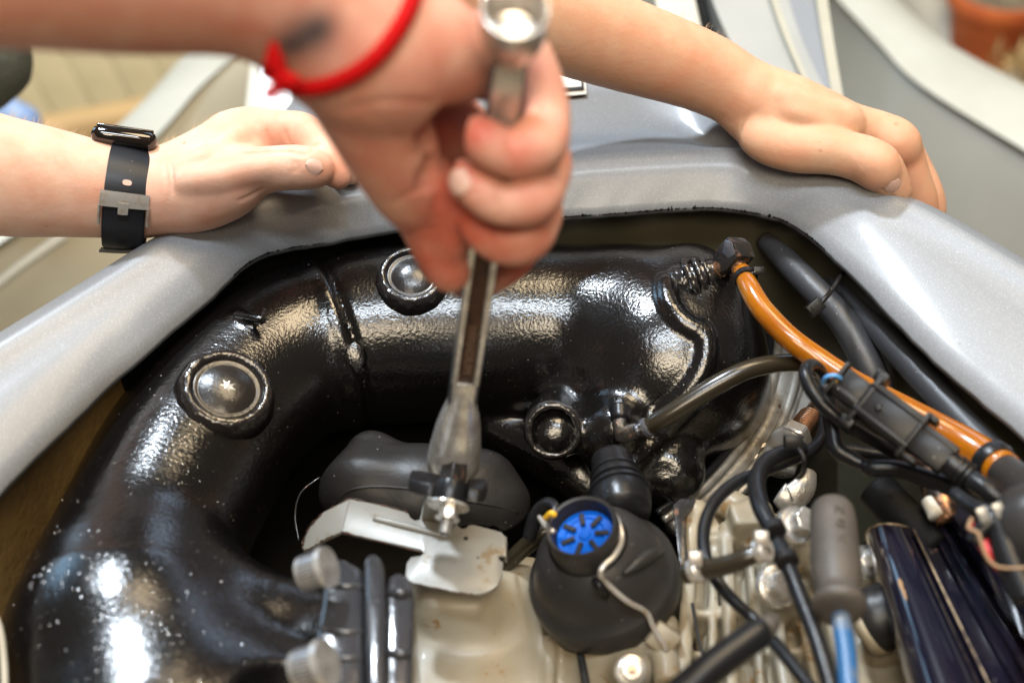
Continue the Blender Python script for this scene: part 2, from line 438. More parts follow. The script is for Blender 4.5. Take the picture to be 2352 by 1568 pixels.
M['shine'] = mat('bright_zinc', (0.56, 0.535, 0.50), 0.26, 0.6, bumps=((220, 0.25, 0.0006),), mottle=((200, (0.45, 0.33, 0.22), 0.5, 0.75),))
M['engrave'] = mat('rust_brown_recess', (0.07, 0.028, 0.014), 0.55, 0.2, bumps=((900, 0.5, 0.0005),), mottle=((240, (0.03, 0.014, 0.008), 0.4, 0.65),))
M['letter'] = mat('worn_raised_letters', (0.22, 0.15, 0.11), 0.4, 0.6, bumps=((900, 0.4, 0.0003),))
M['cast'] = mat('cast_aluminium', (0.42, 0.405, 0.375), 0.34, 0.6, bumps=((420, 0.35, 0.0007),), mottle=((90, (0.25, 0.22, 0.18), 0.45, 0.7),), stain=((60, (0.14, 0.07, 0.03), 0.66),))
M['bracket'] = mat('grey_painted_steel', (0.215, 0.21, 0.19), 0.42, 0.1, 0.1, bumps=((300, 0.1, 0.0004),), mottle=((30, (0.185, 0.18, 0.16), 0.4, 0.7),), stain=((45, (0.15, 0.115, 0.07), 0.60), (150, (0.09, 0.055, 0.03), 0.66)), specks=((140, (0.06, 0.05, 0.04), 0.06, 0.12),))
M['engine'] = mat('stained_cream_engine_paint', (0.275, 0.245, 0.185), 0.46, 0.0, 0.05, bumps=((260, 0.25, 0.0006), (40, 0.2, 0.002)), mottle=((22, (0.215, 0.165, 0.095), 0.4, 0.7),), stain=((48, (0.20, 0.12, 0.05), 0.60), (120, (0.09, 0.055, 0.03), 0.66)), specks=((130, (0.06, 0.04, 0.02), 0.08, 0.3), (420, (0.16, 0.1, 0.05), 0.12, 0.08)))
M['blue'] = mat('bright_blue_plastic', (0.001, 0.075, 0.42), 0.45, spec=0.15, bumps=((260, 0.15, 0.0005),), mottle=((60, (0.001, 0.09, 0.48), 0.45, 0.75),))
M['bluewire'] = mat('faded_blue_lead', (0.016, 0.085, 0.21), 0.35, 0.0, 0.2, bumps=((200, 0.12, 0.0005),), mottle=((50, (0.13, 0.14, 0.15), 0.52, 0.72),))
M['boot'] = mat('dusty_grey_boot', (0.055, 0.046, 0.037), 0.52, 0.0, bumps=((500, 0.35, 0.0006),), mottle=((40, (0.075, 0.062, 0.05), 0.4, 0.7),), specks=((300, (0.03, 0.02, 0.02), 0.12, 0.1),))
M['coil'] = mat('glossy_violet_black_enamel', (0.008, 0.008, 0.017), 0.14, 0.15, 0.8, 0.06, bumps=((90, 0.05, 0.0008),), specks=((360, (0.35, 0.30, 0.28), 0.12, 0.10),), mottle=((14, (0.014, 0.008, 0.012), 0.45, 0.75),))
M['worn'] = mat('worn_brass_edge', (0.42, 0.30, 0.18), 0.4, 0.6, bumps=((500, 0.4, 0.0005),), mottle=((200, (0.1, 0.07, 0.05), 0.45, 0.65),))
M['red'] = mat('red_cotton_string', (0.36, 0.001, 0.001), 0.8, spec=0.1, bumps=((700, 0.7, 0.001),), mottle=((300, (0.35, 0.004, 0.005), 0.4, 0.7),))
M['redwire'] = mat('red_cable_insulation', (0.55, 0.012, 0.02), 0.35)
M['tan'] = mat('tan_cable_insulation', (0.24, 0.14, 0.07), 0.45)
M['yellow'] = mat('yellow_cable_insulation', (0.75, 0.42, 0.02), 0.4)
M['skyblue'] = mat('light_blue_cable_insulation', (0.10, 0.30, 0.62), 0.4)
M['strap'] = mat('black_silicone', (0.009, 0.010, 0.013), 0.42, spec=0.3, bumps=((500, 0.12, 0.0003),), specks=((420, (0.3, 0.3, 0.32), 0.1, 0.06),))
M['watchglass'] = mat('black_watch_glass', (0.012, 0.008, 0.006), 0.06, 0.3, 0.8, 0.03)
M['slot'] = mat('black_void', (0.004, 0.004, 0.004), 0.7)
M['holeskin'] = mat('skin_seen_through_hole', (0.60, 0.40, 0.31), 0.6)
M['nail'] = mat('fingernail', (0.62, 0.37, 0.29), 0.42, 0.0, 0.0, 0.1, spec=0.3, sss=0.3, sss_r=(0.004, 0.002, 0.001))
M['skin'] = skin_mat('fair_skin', (0.72, 0.46, 0.335), (0.62, 0.28, 0.18))
M['skin3'] = skin_mat('tanned_skin', (0.55, 0.335, 0.215), (0.54, 0.24, 0.14))
M['skin2'] = skin_mat('ruddy_skin', (0.62, 0.335, 0.245), (0.50, 0.125, 0.08))
M['hair'] = mat('fine_blond_hair', (0.55, 0.38, 0.24), 0.5)
M['terra'] = mat('terracotta', (0.52, 0.12, 0.025), 0.7, bumps=((60, 0.3, 0.002),), mottle=((14, (0.40, 0.07, 0.015), 0.4, 0.7),))
M['soil'] = mat('dry_potting_soil', (0.14, 0.10, 0.06), 0.9, bumps=((60, 0.8, 0.01),), mottle=((60, (0.30, 0.25, 0.14), 0.5, 0.7),))
M['dry'] = mat('dry_leaf', (0.46, 0.33, 0.14), 0.7, mottle=((30, (0.30, 0.16, 0.06), 0.4, 0.7),))
M['plank'] = mat('sunbleached_plank', (0.60, 0.53, 0.34), 0.7, bumps=((40, 0.3, 0.003),), mottle=((9, (0.53, 0.46, 0.29), 0.4, 0.7),), stain=((7, (0.27, 0.20, 0.11), 0.66),))
M['ochre'] = mat('ochre_timber', (0.50, 0.33, 0.15), 0.7, bumps=((30, 0.3, 0.004),), mottle=((6, (0.42, 0.28, 0.14), 0.4, 0.7),))
M['floor'] = mat('workshop_floor', (0.38, 0.32, 0.22), 0.7, bumps=((20, 0.3, 0.006),), mottle=((3, (0.30, 0.25, 0.17), 0.4, 0.7),))
M['denim'] = mat('blue_denim', (0.16, 0.26, 0.48), 0.8, bumps=((90, 0.5, 0.004),), mottle=((18, (0.42, 0.50, 0.62), 0.5, 0.66),))
M['olive'] = mat('dark_green_cloth', (0.045, 0.05, 0.035), 0.85, bumps=((60, 0.4, 0.006),), mottle=((9, (0.07, 0.07, 0.055), 0.4, 0.7),))
M['pale'] = mat('pale_cloth', (0.40, 0.36, 0.28), 0.8, bumps=((40, 0.4, 0.006),))
M['sticker'] = mat('white_vinyl_label', (0.68, 0.66, 0.60), 0.35)
M['ink'] = mat('black_print', (0.015, 0.013, 0.012), 0.4)

# ================================================================== SETTING: workshop floor
f = 9.0
mesh_obj('floor', [(-f, -f, -0.95), (f, -f, -0.95), (f, f, -0.95), (-f, f, -0.95)], [[0, 1, 2, 3]], M['floor'], kind='structure')

# ================================================================== WATERCRAFT HULL
hull = empty('watercraft', 'silver metallic watercraft hull whose open engine bay fills the picture', 'watercraft', (0, 0, -0.5))
ZR, ZL = 0.05, 0.028
ST = [  # ridge seen at, cut lip seen at, share of front-deck profile
    ((-700, 1210), (-700, 1800), 0), ((-250, 935), (-230, 1370), 0), ((0, 782), (49, 1078), 0), ((200, 660), (244, 887), 0),
    ((380, 548), (469, 692), 0), ((476, 500), (596, 586), .35), ((619, 442), (764, 551), .8), ((860, 402), (933, 521), 1),
    ((1100, 378), (1110, 507), 1), ((1290, 360), (1263, 497), 1), ((1500, 344), (1420, 487), 1), ((1690, 340), (1610, 474), 1),
    ((1800, 366), (1720, 484), .9), ((1900, 396), (1800, 503), .4), ((2030, 440), (1870, 548), .1), ((2151, 493), (1960, 632), 0),
    ((2352, 611), (2150, 826), 0), ((2560, 740), (2352, 1002), 0), ((2900, 950), (2700, 1350), 0)]
rows = []
for (r, l, w) in ST:
    a = ZP(r[0], r[1], ZR); b = ZP(l[0], l[1], ZL); rows.append([*a, *b, w])
rows = spline(rows, 8)
Rp = rows[:, :3]; Lp = rows[:, 3:6]; Wd = np.clip(rows[:, 6], 0, 1)
lipline = Lp.copy()
prof_n = 0; V = []
nrag = len(rows)
rag = np.cumsum(rng.normal(0, 1, nrag)); rag = (rag - np.convolve(rag, np.ones(9) / 9, 'same')) * 0.0004
for i in range(nrag):
    R, L_, w = Vector(Rp[i]), Vector(Lp[i]), Wd[i]
    t = Vector(Rp[min(i + 1, nrag - 1)] - Rp[max(i - 1, 0)]); t.z = 0; t.normalize()
    out = Vector((-t.y, t.x, 0))                       # away from the bay
    L_ = L_ + out * float(rag[i])
    K = R - out * 0.013; K.z = R.z - 0.0045 * (1 - w) - 0.006 * w
    K = L_ + (R - L_) * 0.72 if (K - L_).dot(R - L_) < 0 else K
    C = R - out * 0.003; C.z = R.z + 0.0015
    line = []
    line += [L_ + out * 0.006 + Vector((0, 0, -0.0035)), L_ + Vector((0, 0, -0.0035)), L_]
    for k in range(1, 6):
        q = k / 5; p_ = L_ * (1 - q) + K * q
        p_.z += 0.003 * math.sin(math.pi * q) * (1 - w); line.append(p_)
    for k in range(1, 7):
        q = k / 6
        line.append(K * (1 - q) ** 2 + C * (2 * q * (1 - q)) + R * q * q)
    side = [(.010, -.004), (.018, -.012), (.024, -.024), (.030, -.05), (.040, -.12), (.060, -.30), (.075, -.55)]
    deck = [(.010, -.002), (.022, -.005), (.035, -.006), (.055, -.003), (.085, .002), (.115, .006), (.145, .004)]
    for (so, sz), (do, dz) in zip(side, deck):
        dl = do * float(np.clip(1 - (R.x - .085) / .05, .25, 1)) if R.x > 0 else do
        line.append(R + out * (so * (1 - w) + dl * w) + Vector((0, 0, sz * (1 - w) + dz * w)))
    prof_n = len(line); V += line
Fc = [[i * prof_n + k, (i + 1) * prof_n + k, (i + 1) * prof_n + k + 1, i * prof_n + k + 1] for i in range(nrag - 1) for k in range(prof_n - 1)]
coam = mesh_obj('coaming', V, Fc, M['hull'], hull)
coam.data.flip_normals() if coam.data.polygons[len(Fc) // 2].normal.z < 0 else None
hull_bv = bvh_of(V, Fc)

# bay walls: from under the lip down
V = []; NB = 7
for i in range(nrag):
    L_ = Vector(lipline[i]); t = Vector(Rp[min(i + 1, nrag - 1)] - Rp[max(i - 1, 0)]); t.z = 0; t.normalize(); out = Vector((-t.y, t.x, 0))
    for k, (o, z) in enumerate([(.014, -.002), (.012, -.02), (.008, -.05), (0.0, -.09), (-.012, -.14), (-.03, -.20), (-.06, -.26)]):
        wob = 0.002 * math.sin(i * 0.7 + k * 1.3)
        V.append(L_ + out * (o + wob) + Vector((0, 0, z)))
Fc = [[i * NB + k, i * NB + k + 1, (i + 1) * NB + k + 1, (i + 1) * NB + k] for i in range(nrag - 1) for k in range(NB - 1)]
half = nrag // 8 * 2
nl = 3 * 8 + 2
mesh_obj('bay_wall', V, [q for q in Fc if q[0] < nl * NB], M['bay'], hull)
mesh_obj('bay_wall', V, [q for q in Fc if nl * NB <= q[0] < 60 * NB], M['dark'], hull)  # corner stretch coloured near black for the deep shade there
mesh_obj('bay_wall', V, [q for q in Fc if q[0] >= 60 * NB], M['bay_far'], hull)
bf = [(*(Vector(lipline[i][:2]) * 1.12), -.13) for i in range(nrag)] + [(0, -.1, -.13)]
mesh_obj('bay_floor', bf, [[i, i + 1, nrag] for i in range(nrag - 1)] + [[nrag - 1, 0, nrag]], M['dark'], hull, smooth=False)  # near-black sheet raised up the walls to keep the bay's depth dark
# pale rib along the far bay wall
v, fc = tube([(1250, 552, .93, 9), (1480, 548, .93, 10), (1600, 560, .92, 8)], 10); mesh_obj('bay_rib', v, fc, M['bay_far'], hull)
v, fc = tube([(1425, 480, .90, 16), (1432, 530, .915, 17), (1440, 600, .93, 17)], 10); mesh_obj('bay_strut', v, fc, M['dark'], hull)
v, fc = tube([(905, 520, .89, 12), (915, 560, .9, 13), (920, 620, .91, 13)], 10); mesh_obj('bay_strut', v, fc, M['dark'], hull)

# torn gelcoat along the cut lip: a thin ragged dark line
def torn(i0, i1, big):
    P = np.array([spline(lipline[i0:i1], 10)])[0]; n = len(P)
    x = np.linspace(0, 1, n); nz = np.convolve(rng.normal(0, 1, n), np.ones(3) / 3, 'same')
    R = .00035 + np.clip(nz, 0, None) * .0004
    for c_, w_, a_ in big: R += a_ * np.exp(-((x - c_) / w_) ** 2) * np.clip(.5 + rng.normal(0, .7, n), 0, 2)
    P = P + np.stack([rng.normal(0, .0002, n), rng.normal(0, .0002, n), R * .5 - .0012], 1)
    return sweep(P, R, 6)
v, fc = join(torn(8 * 8 + 4, 14 * 8 + 4, [(.17, .012, .0004), (.36, .016, .0008), (.41, .010, .0006), (.70, .024, .0006)]), torn(4 * 8 + 4, 6 * 8, [(.45, .03, .0005)]))
mesh_obj('chipped_edge', v, fc, M['dark'], hull, kind='stuff', smooth=False)

# front column: upright mouldings beyond the deck (left to right)
def panel(name, top, bot, d0, d1, wtop, wbot, thick, m, curve=0):
    n = 10; A, B = [], []
    for k in range(n + 1):
        t = k / n
        u = top[0] + (bot[0] - top[0]) * t + curve * math.sin(math.pi * t); vv = top[1] + (bot[1] - top[1]) * t
        w = wtop + (wbot - wtop) * t; d = d0 + (d1 - d0) * t
        A.append((Q(u - w / 2, vv, d), Q(u + w / 2, vv, d)))
    V = []
    for a, b in A:
        V += [a, b, b + Vector((0, .35, -.55)) * thick * 6, a + Vector((0, .35, -.55)) * thick * 6]
    Fc = []
    for k in range(n):
        for j in range(4): Fc.append([k * 4 + j, k * 4 + (j + 1) % 4, (k + 1) * 4 + (j + 1) % 4, (k + 1) * 4 + j])
    Fc += [[3, 2, 1, 0], [n * 4, n * 4 + 1, n * 4 + 2, n * 4 + 3]]
    return mesh_obj(name, V, Fc, m, hull, sharp=40)
panel('side_panel', (1525, -120), (1570, 90), 1.16, 1.10, 90, 92, .05, M['gunwale'])
panel('dark_gap', (1592, -120), (1640, 130), 1.17, 1.12, 30, 26, .02, M['dark'])  # solid near-black panel standing for the dark gap between mouldings
panel('side_panel', (1690, -140), (1850, 260), 1.18, 1.02, 190, 150, .06, M['hull_plain'], -25)
panel('trim_strip', (1745, -120), (1905, 290), 1.16, 1.00, 17, 11, .03, M['cream'], -16)
panel('side_panel', (1815, -120), (1925, 290), 1.175, 1.01, 120, 30, .04, M['hull'], -6)
panel('trim_strip', (1872, -120), (1943, 320), 1.16, 1.0, 26, 24, .03, M['cream'], -4)
# cream corner moulding under the wrist
c = Q(1690, 305, .905); v, fc = box(c, RT, UP, FW, .028, .010, .02, .008); mesh_obj('deck_pad', v, fc, M['cream'], hull)
# warning label: white with a black keyline, on the deck
def deck_sheet(name, uvs, lift, m, par):
    pts = []
    for u, v in uvs:
        p, n = seen(hull_bv, u, v); pts.append(p + Vector((0, 0, lift)))
    top = [p + Vector((0, 0, .0004)) for p in pts]; n = len(pts)
    Fc = [list(range(n))[::-1], [n + k for k in range(n)]] + [[k, (k + 1) % n, n + (k + 1) % n, n + k] for k in range(n)]
    return mesh_obj(name, pts + top, Fc, m, par, smooth=False)
lab = deck_sheet('warning_label', [(1180, 238), (1347, 224), (1343, 150), (1180, 160)], .002, M['sticker'], hull)
deck_sheet('label_keyline', [(1180, 228), (1340, 216), (1338, 210), (1180, 222)], .0032, M['ink'], lab)
deck_sheet('label_keyline', [(1336, 216), (1341, 216), (1336, 150), (1331, 150)], .0034, M['ink'], lab)

# gunwales and footwells either side
def sheet(name, A, B, m, thick=.02, mid=None):
    """band between two polylines of rows (u, v, d)"""
    a = spline([tuple(Q(*p)) for p in A], 6); b = spline([tuple(Q(*p)) for p in B], 6)
    n = len(a); K = 5; V = []
    for i in range(n):
        for k in range(K):
            t = k / (K - 1); V.append(Vector(a[i] * (1 - t) + b[i] * t) + UP * (0.012 * math.sin(math.pi * t)))
    o = len(V); V += [x + FW * thick for x in V]
    Fc = []
    for i in range(n - 1):
        for k in range(K - 1):
            q = [i * K + k, i * K + k + 1, (i + 1) * K + k + 1, (i + 1) * K + k]; Fc.append(q); Fc.append([x + o for x in q[::-1]])
    return mesh_obj(name, V, Fc, m, hull)
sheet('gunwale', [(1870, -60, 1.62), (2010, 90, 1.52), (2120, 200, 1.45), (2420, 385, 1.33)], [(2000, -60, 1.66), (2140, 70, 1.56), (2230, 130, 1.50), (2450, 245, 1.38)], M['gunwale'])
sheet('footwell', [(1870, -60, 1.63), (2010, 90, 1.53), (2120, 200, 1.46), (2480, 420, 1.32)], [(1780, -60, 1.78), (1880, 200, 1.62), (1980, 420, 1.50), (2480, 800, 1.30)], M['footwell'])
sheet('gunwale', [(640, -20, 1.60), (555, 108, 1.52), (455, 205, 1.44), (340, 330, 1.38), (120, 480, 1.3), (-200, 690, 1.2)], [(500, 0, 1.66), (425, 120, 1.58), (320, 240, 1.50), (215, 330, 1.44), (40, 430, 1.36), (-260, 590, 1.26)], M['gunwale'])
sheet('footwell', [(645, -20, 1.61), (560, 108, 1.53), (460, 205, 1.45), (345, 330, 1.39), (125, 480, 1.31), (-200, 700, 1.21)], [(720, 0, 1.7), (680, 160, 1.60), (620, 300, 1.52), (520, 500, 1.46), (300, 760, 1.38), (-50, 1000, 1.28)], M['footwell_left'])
v, fc = tube([(-60, 700, 1.19, 12), (40, 618, 1.20, 13), (150, 540, 1.21, 14)], 12); mesh_obj('inner_moulding', v, fc, M['gunwale'], hull)
panel('trim_strip', (600, 40), (575, 300), 1.30, 1.22, 22, 34, .03, M['gunwale'])
panel('side_panel', (660, 30), (620, 330), 1.26, 1.2, 70, 90, .04, M['hull_plain'])

# ================================================================== BACKDROP BEYOND THE HULL
wall = empty('timber_wall', 'sunbleached upright plank wall blurred behind the left gunwale', 'wall', (-0.8, 1.3, -0.95))
c0 = Q(40, 200, 2.25); 
yaw = Vector((0.94, 0.34, 0)).normalized()
tilt = Vector((-0.30, 0.10, 1)).normalized()
nn = yaw.cross(tilt)
for k in range(15):
    c = c0 + yaw * (k - 4) * 0.062 + nn * random.uniform(-.003, .003)
    v, fc = box(c, yaw, nn, tilt, .0305, .009, .55, .002); mesh_obj('plank', v, fc, M['plank'], wall, sharp=30)
v, fc = box(Q(200, 292, 2.1), yaw, nn, tilt, .45, .03, .022, .005); mesh_obj('rail', v, fc, M['ochre'], wall, sharp=30)

pot = empty('plant_pot', 'orange terracotta flower pot of dry soil at the top right corner', 'plant pot', Q(2262, 118, 2.3))
pc = Q(2262, 128, 2.3)
v, fc = lathe([(.052, 0), (.056, .004), (.070, .085), (.073, .090), (.078, .091), (.081, .097), (.083, .118), (.080, .122), (.072, .120), (.068, .10)], pc, (0, 0, 1), 40, capt=False)
mesh_obj('pot_body', v, fc, M['terra'], pot, sharp=50)
v, fc = lathe([(.001, .112), (.03, .110), (.0695, .104)], pc, (0, 0, 1), 40, wob=lambda i, t: .002 * math.sin(5 * t + i), capt=False, capb=False); mesh_obj('soil', v, fc, M['soil'], pot)
def dry_clump(name, centre, n, spread, label, cat):
    V, Fc = [], []
    for k in range(n):
        p = Vector(centre) + Vector((random.gauss(0, spread), random.gauss(0, spread), abs(random.gauss(0, spread * .7))))
        dv = Vector((random.gauss(0, 1), random.gauss(0, 1), random.gauss(.4, .6))).normalized(); sd = dv.cross(Vector((0, 0, 1))).normalized(); L_ = random.uniform(.02, .05); wv = L_ * .16
        b = len(V); up = dv.cross(sd)
        V += [p, p + dv * L_ * .4 + sd * wv + up * .004, p + dv * L_ * .5, p + dv * L_ * .4 - sd * wv + up * .004, p + dv * L_ - up * .006]
        Fc += [[b, b + 1, b + 2], [b, b + 2, b + 3], [b + 1, b + 4, b + 2], [b + 2, b + 4, b + 3]]
    return mesh_obj(name, V, Fc, M['dry'], None, smooth=False, label=label, cat=cat)
dry_clump('dried_plant', Q(2352, 172, 2.2), 90, .022, 'withered dry brown plant below the terracotta flower pot', 'plant')
v, fc = tube([(2040, -60, 2.5, 45), (2130, 20, 2.4, 50), (2160, 80, 2.35, 40), (2190, 130, 2.3, 34)], 16); mesh_obj('rolled_cloth', v, fc, M['pale'], label='pale rolled cloth beside the terracotta flower pot', cat='cloth')

# blurred clothes at the left edge
def cloth(name, pts, m, label, cat, k=.02):
    R = rows_of(pts); lo, hi = bounds(R, .02); s = SDF(lo, hi, .006); s.chain(R, k)
    V, Fc = s.mesh(2)
    return mesh_obj(name, V, Fc, m, label=label, cat=cat)
cloth('denim_jeans', [(-60, 320, 1.75, 60), (10, 262, 1.75, 34), (60, 280, 1.75, 26), (85, 320, 1.75, 14)], M['denim'], 'blue denim cloth showing above the watch arm at the left edge', 'clothes')
cloth('work_jacket', [(-140, 20, 1.1, 120), (-60, 100, 1.1, 110), (-40, 150, 1.1, 90), (-60, 200, 1.1, 60)], M['olive'], 'dark green jacket sleeve hanging under the forearm at the left edge', 'jacket')

# ================================================================== MUFFLER
muf = empty('exhaust_muffler', 'large curved glossy black exhaust muffler across the engine bay', 'muffler', ZP(1176, 850, -.12))
ZM = -0.03
def zm(u, v, r, z=ZM):
    d = zd(v, z); return (*Q(u, v, d), m_of(r, d))
left = [zm(300, 1440, 275), zm(335, 1270, 222), zm(424, 1085, 213), zm(514, 950, 203), zm(625, 845, 197), zm(735, 797, 195), zm(850, 778, 194)]
main = [zm(850, 772, 202), zm(1000, 764, 203), zm(1200, 763, 202), zm(1400, 768, 200), zm(1500, 790, 202)]
L1 = [tuple(r) for r in spline(left, 5)]; M1 = [tuple(r) for r in spline(main, 4)]
lo, hi = bounds(L1 + M1, .03); hi[0] += .05; lo[2] -= .08; hi[2] += .01; lo[1] -= .05
s = SDF(lo, hi, .0019)
s.chain(L1, .002); s.chain(M1, .002)
# bell turning down to the flange
s.chain([zm(1470, 790, 200), zm(1530, 850, 214), zm(1530, 910, 222, -.075), zm(1500, 940, 230, -.115)], .02)
# ribs, webs and bosses
s.chain([zm(1600, 640, 70, .004), zm(1640, 655, 62, .012)], .02)                     # neck boss (far right)
s.chain([zm(1272, 965, 64, -.03), zm(1272, 995, 62, -.018)], .014)                    # lower boss left
s.chain([zm(1412, 960, 72, -.03), zm(1412, 985, 64, -.015)], .014)                    # lower boss right
s.chain([zm(1400, 1040, 56, -.03), zm(1415, 1080, 58, -.035)], .012)                  # hose neck
s.chain([zm(1440, 1060, 40, -.04), zm(1580, 960, 50, -.05)], .02)
s.ell(zm(1535, 1085, 0, -.045)[:3], (.020, .018, .02), .012)
s.ell(zm(1530, 1075, 0, -.022)[:3], (.0125, .010, .012), .003, 's')
s.cap(zm(1100, 960, 0, -.065)[:3], zm(1330, 1090, 0, -.065)[:3], .013, .013, .008)   # web below
s.cap(zm(1330, 1090, 0, -.065)[:3], zm(1400, 1160, 0, -.075)[:3], .013, .016, .008)
# lower left: branch to the clamp and recess
s.chain([zm(420, 1400, 160, -.03), zm(540, 1420, 112, -.025), zm(640, 1428, 76, -.02), zm(740, 1425, 62, -.018)], .018)
s.chain([zm(300, 1560, 270, -.03), zm(330, 1720, 280, -.03)], .02)
s.chain([zm(480, 1600, 150, -.02), zm(700, 1640, 130, -.02)], .03)
s.ell(zm(660, 1548, 0, .022)[:3], (.024, .021, .030), .003, 's')
s.ell(zm(1272, 1000, 0, .0)[:3], (.0125, .0125, .010), .003, 's')
# raised step on the elbow
s.chain([zm(545, 722, 10, .018), zm(600, 735, 12, .026)], .004)
# seam
p0 = Vector(zm(838, 900, 0)[:3]); p1 = Vector(zm(740, 612, 0, .01)[:3]); p2 = Vector(zm(822, 742, 0, .03)[:3])
sn = (p1 - p0).cross(p2 - p0).normalized()
if sn.x < 0: sn = -sn
slo = np.array([min(p0.x, p1.x) - .03, -1, -1]); shi = np.array([max(p0.x, p1.x) + .03, 1, 1])
s.groove(p2, sn, .0026, .0022, slo, shi)
s.groove(p2 - sn * .006, sn, -.0016, .004, slo, shi)
V0, F0 = s.mesh(1); bv0 = bvh_of(V0, F0)
def rib(uvs, rpx, sink, k):
    row = []
    for u, v in spline(uvs, 5):
        p, n_ = seen(bv0, u, v)
        if p is None or (row and (p - Vector(row[-1][:3])).length > .03): continue
        r = m_of(rpx, (p - CAMP).length); row.append((*(p - n_ * (r * sink)), r))
    row = [tuple(x) for x in spline(row, 2)]; s.chain(row, k)
rib([(1615, 752), (1624, 800), (1612, 850), (1580, 900), (1535, 945), (1490, 985)], 15, .25, .004)
rib([(1528, 640), (1534, 690), (1562, 735), (1606, 762)], 11, .3, .005)
rib([(1440, 1085), (1500, 1020), (1570, 950), (1640, 880)], 8, .4, .005)
MV, MF = s.mesh(2)
muf_bv = bvh_of(MV, MF)
cen = MV[MF].mean(1); side = (cen - np.array(p2)) @ np.array(sn)
near = (cen[:, 0] < p0.x + .05)
def sub(mask):
    q = MF[mask]; ids = np.unique(q); mp = np.zeros(len(MV), int); mp[ids] = np.arange(len(ids)); return MV[ids], mp[q]
isl = (side < 0) & near
v, fc = sub(isl); mesh_obj('elbow_pipe', v, fc, M['muffler'], muf)
v, fc = sub(~isl); mesh_obj('main_chamber', v, fc, M['muffler'], muf)

def wobble(a, seed):
    r = random.Random(seed); ph = [(r.uniform(3, 14), r.uniform(0, 6.3), r.uniform(.4, 1)) for _ in range(6)]
    return lambda i, t: a * sum(w * math.sin(round(k) * t + p + i * .9) for k, p, w in ph) / 2.4
def plug(u, v, R, ax, chip=False, rim=1.0):
    p, n = seen(muf_bv, u, v)
    ns = [seen(muf_bv, u + a, v + b)[1] for a, b in ((0, 0), (50, 0), (-50, 0), (0, 50), (0, -50))]; ax = (sum((x for x in ns if x), Vector((0, 0, 0)))).normalized() * .75 + Vector(ax).normalized() * .25; ax.normalize(); p = p - ax * .0015
    vv, fc = lathe([(R * 1.28, -.004), (R * 1.22, .003), (R * 1.12, .0075), (R * .99, .0095), (R * .90, .0085), (R * .86, .006)], p, ax, 64, wobble(R * .022, u), capt=False)
    w = mesh_obj('weld_collar', vv, fc, M['weld'], muf)
    vv, fc = lathe([(R * .88, .0), (R * .87, .0065), (R * .80, .0075), (R * .74, .0062), (R * .70, .0066), (R * .5, .0085), (R * .25, .0095), (R * .02, .0098)], p, ax, 48)
    g = mesh_obj('core_plug', vv, fc, M['plug'], muf)
    if chip:
        c = p + ax * .0098; x, y, a = frame(ax); V = [c + a * .0004]; n = 14
        for k in range(n):
            r = R * (.19 if k % 2 else .09) * random.uniform(.7, 1.2); t = 2 * math.pi * k / n
            V.append(c + x * r * math.cos(t) + y * r * math.sin(t) - a * .0001)
        mesh_obj('paint_chip', V, [[0, 1 + k, 1 + (k + 1) % n] for k in range(n)], M['paintchip'], g, smooth=False)
plug(948, 645, .0165, (.05, -.42, .9))
plug(518, 905, .0205, (-.02, -.42, .9), True)
# little clip on the seam
bc = seen(muf_bv, 812, 818)[0]; bx = Vector((.62, -.1, -.55)).normalized(); bz = (CAMP - bc).normalized(); by = bz.cross(bx).normalized(); bx = by.cross(bz)
v, fc = prism([bc + bx * a * .001 + by * b * .001 for a, b in ((-6, 2), (-4.5, 7), (2, 6.5), (7, 1), (7.5, -7), (2, -5), (-4, -4))], bz * .006, .0008); mesh_obj('seam_clip', v, fc, M['muffler'], muf, sharp=40)
v, fc = tube([(540, 722, zd(722, .040), 5), (570, 727, zd(727, .042), 6), (598, 731, zd(731, .043), 5), (606, 715, zd(715, .043), 4), (606, 706, zd(706, .042), 3)], 8); mesh_obj('cast_mark', v, fc, M['muffler'], muf)
# weld coil at the neck
for (u, v_, rr, th) in ((1592, 640, 43, 9), (1612, 633, 38, 8), (1630, 627, 33, 7)):
    d = zd(v_, .028); ax = (Q(1655, 615, .777) - Q(1560, 658, zd(658, .02))).normalized(); c = Q(u, v_, d); x, y, a = frame(ax)
    P = [c + (x * math.cos(t) + y * math.sin(t)) * m_of(rr, d) + a * .0006 * math.sin(2 * t + u) for t in np.linspace(0, 2 * math.pi, 40, endpoint=False)]
    vv, fc = sweep(P, [m_of(th, d) * (1 + .18 * math.sin(1.7 * k + u)) for k in range(40)], 10, closed=True); mesh_obj('weld_bead', vv, fc, M['weld'], muf)
vv, fc = tube([(1540, 668, zd(668, .014), 50), (1570, 652, zd(652, .022), 50), (1592, 640, zd(640, .026), 38), (1645, 620, .779, 24)], 24); mesh_obj('neck', vv, fc, M['weld'], muf)
# blind bosses below
p = Vector(zm(1270, 985, 0, -.012)[:3]); ax = (Vector((0, -.75, .55))).normalized()
vv, fc = lathe([(.0158, -.005), (.0156, .002), (.0145, .0058), (.0128, .0066), (.0116, .0050), (.0110, -.001), (.0106, -.0016), (.0100, -.0018), (.0092, -.0018), (.004, -.0018), (.0003, -.0018)], p, ax, 40, wobble(.0005, 3), capt=False); mesh_obj('blind_boss', vv, fc, M['weld'], muf)
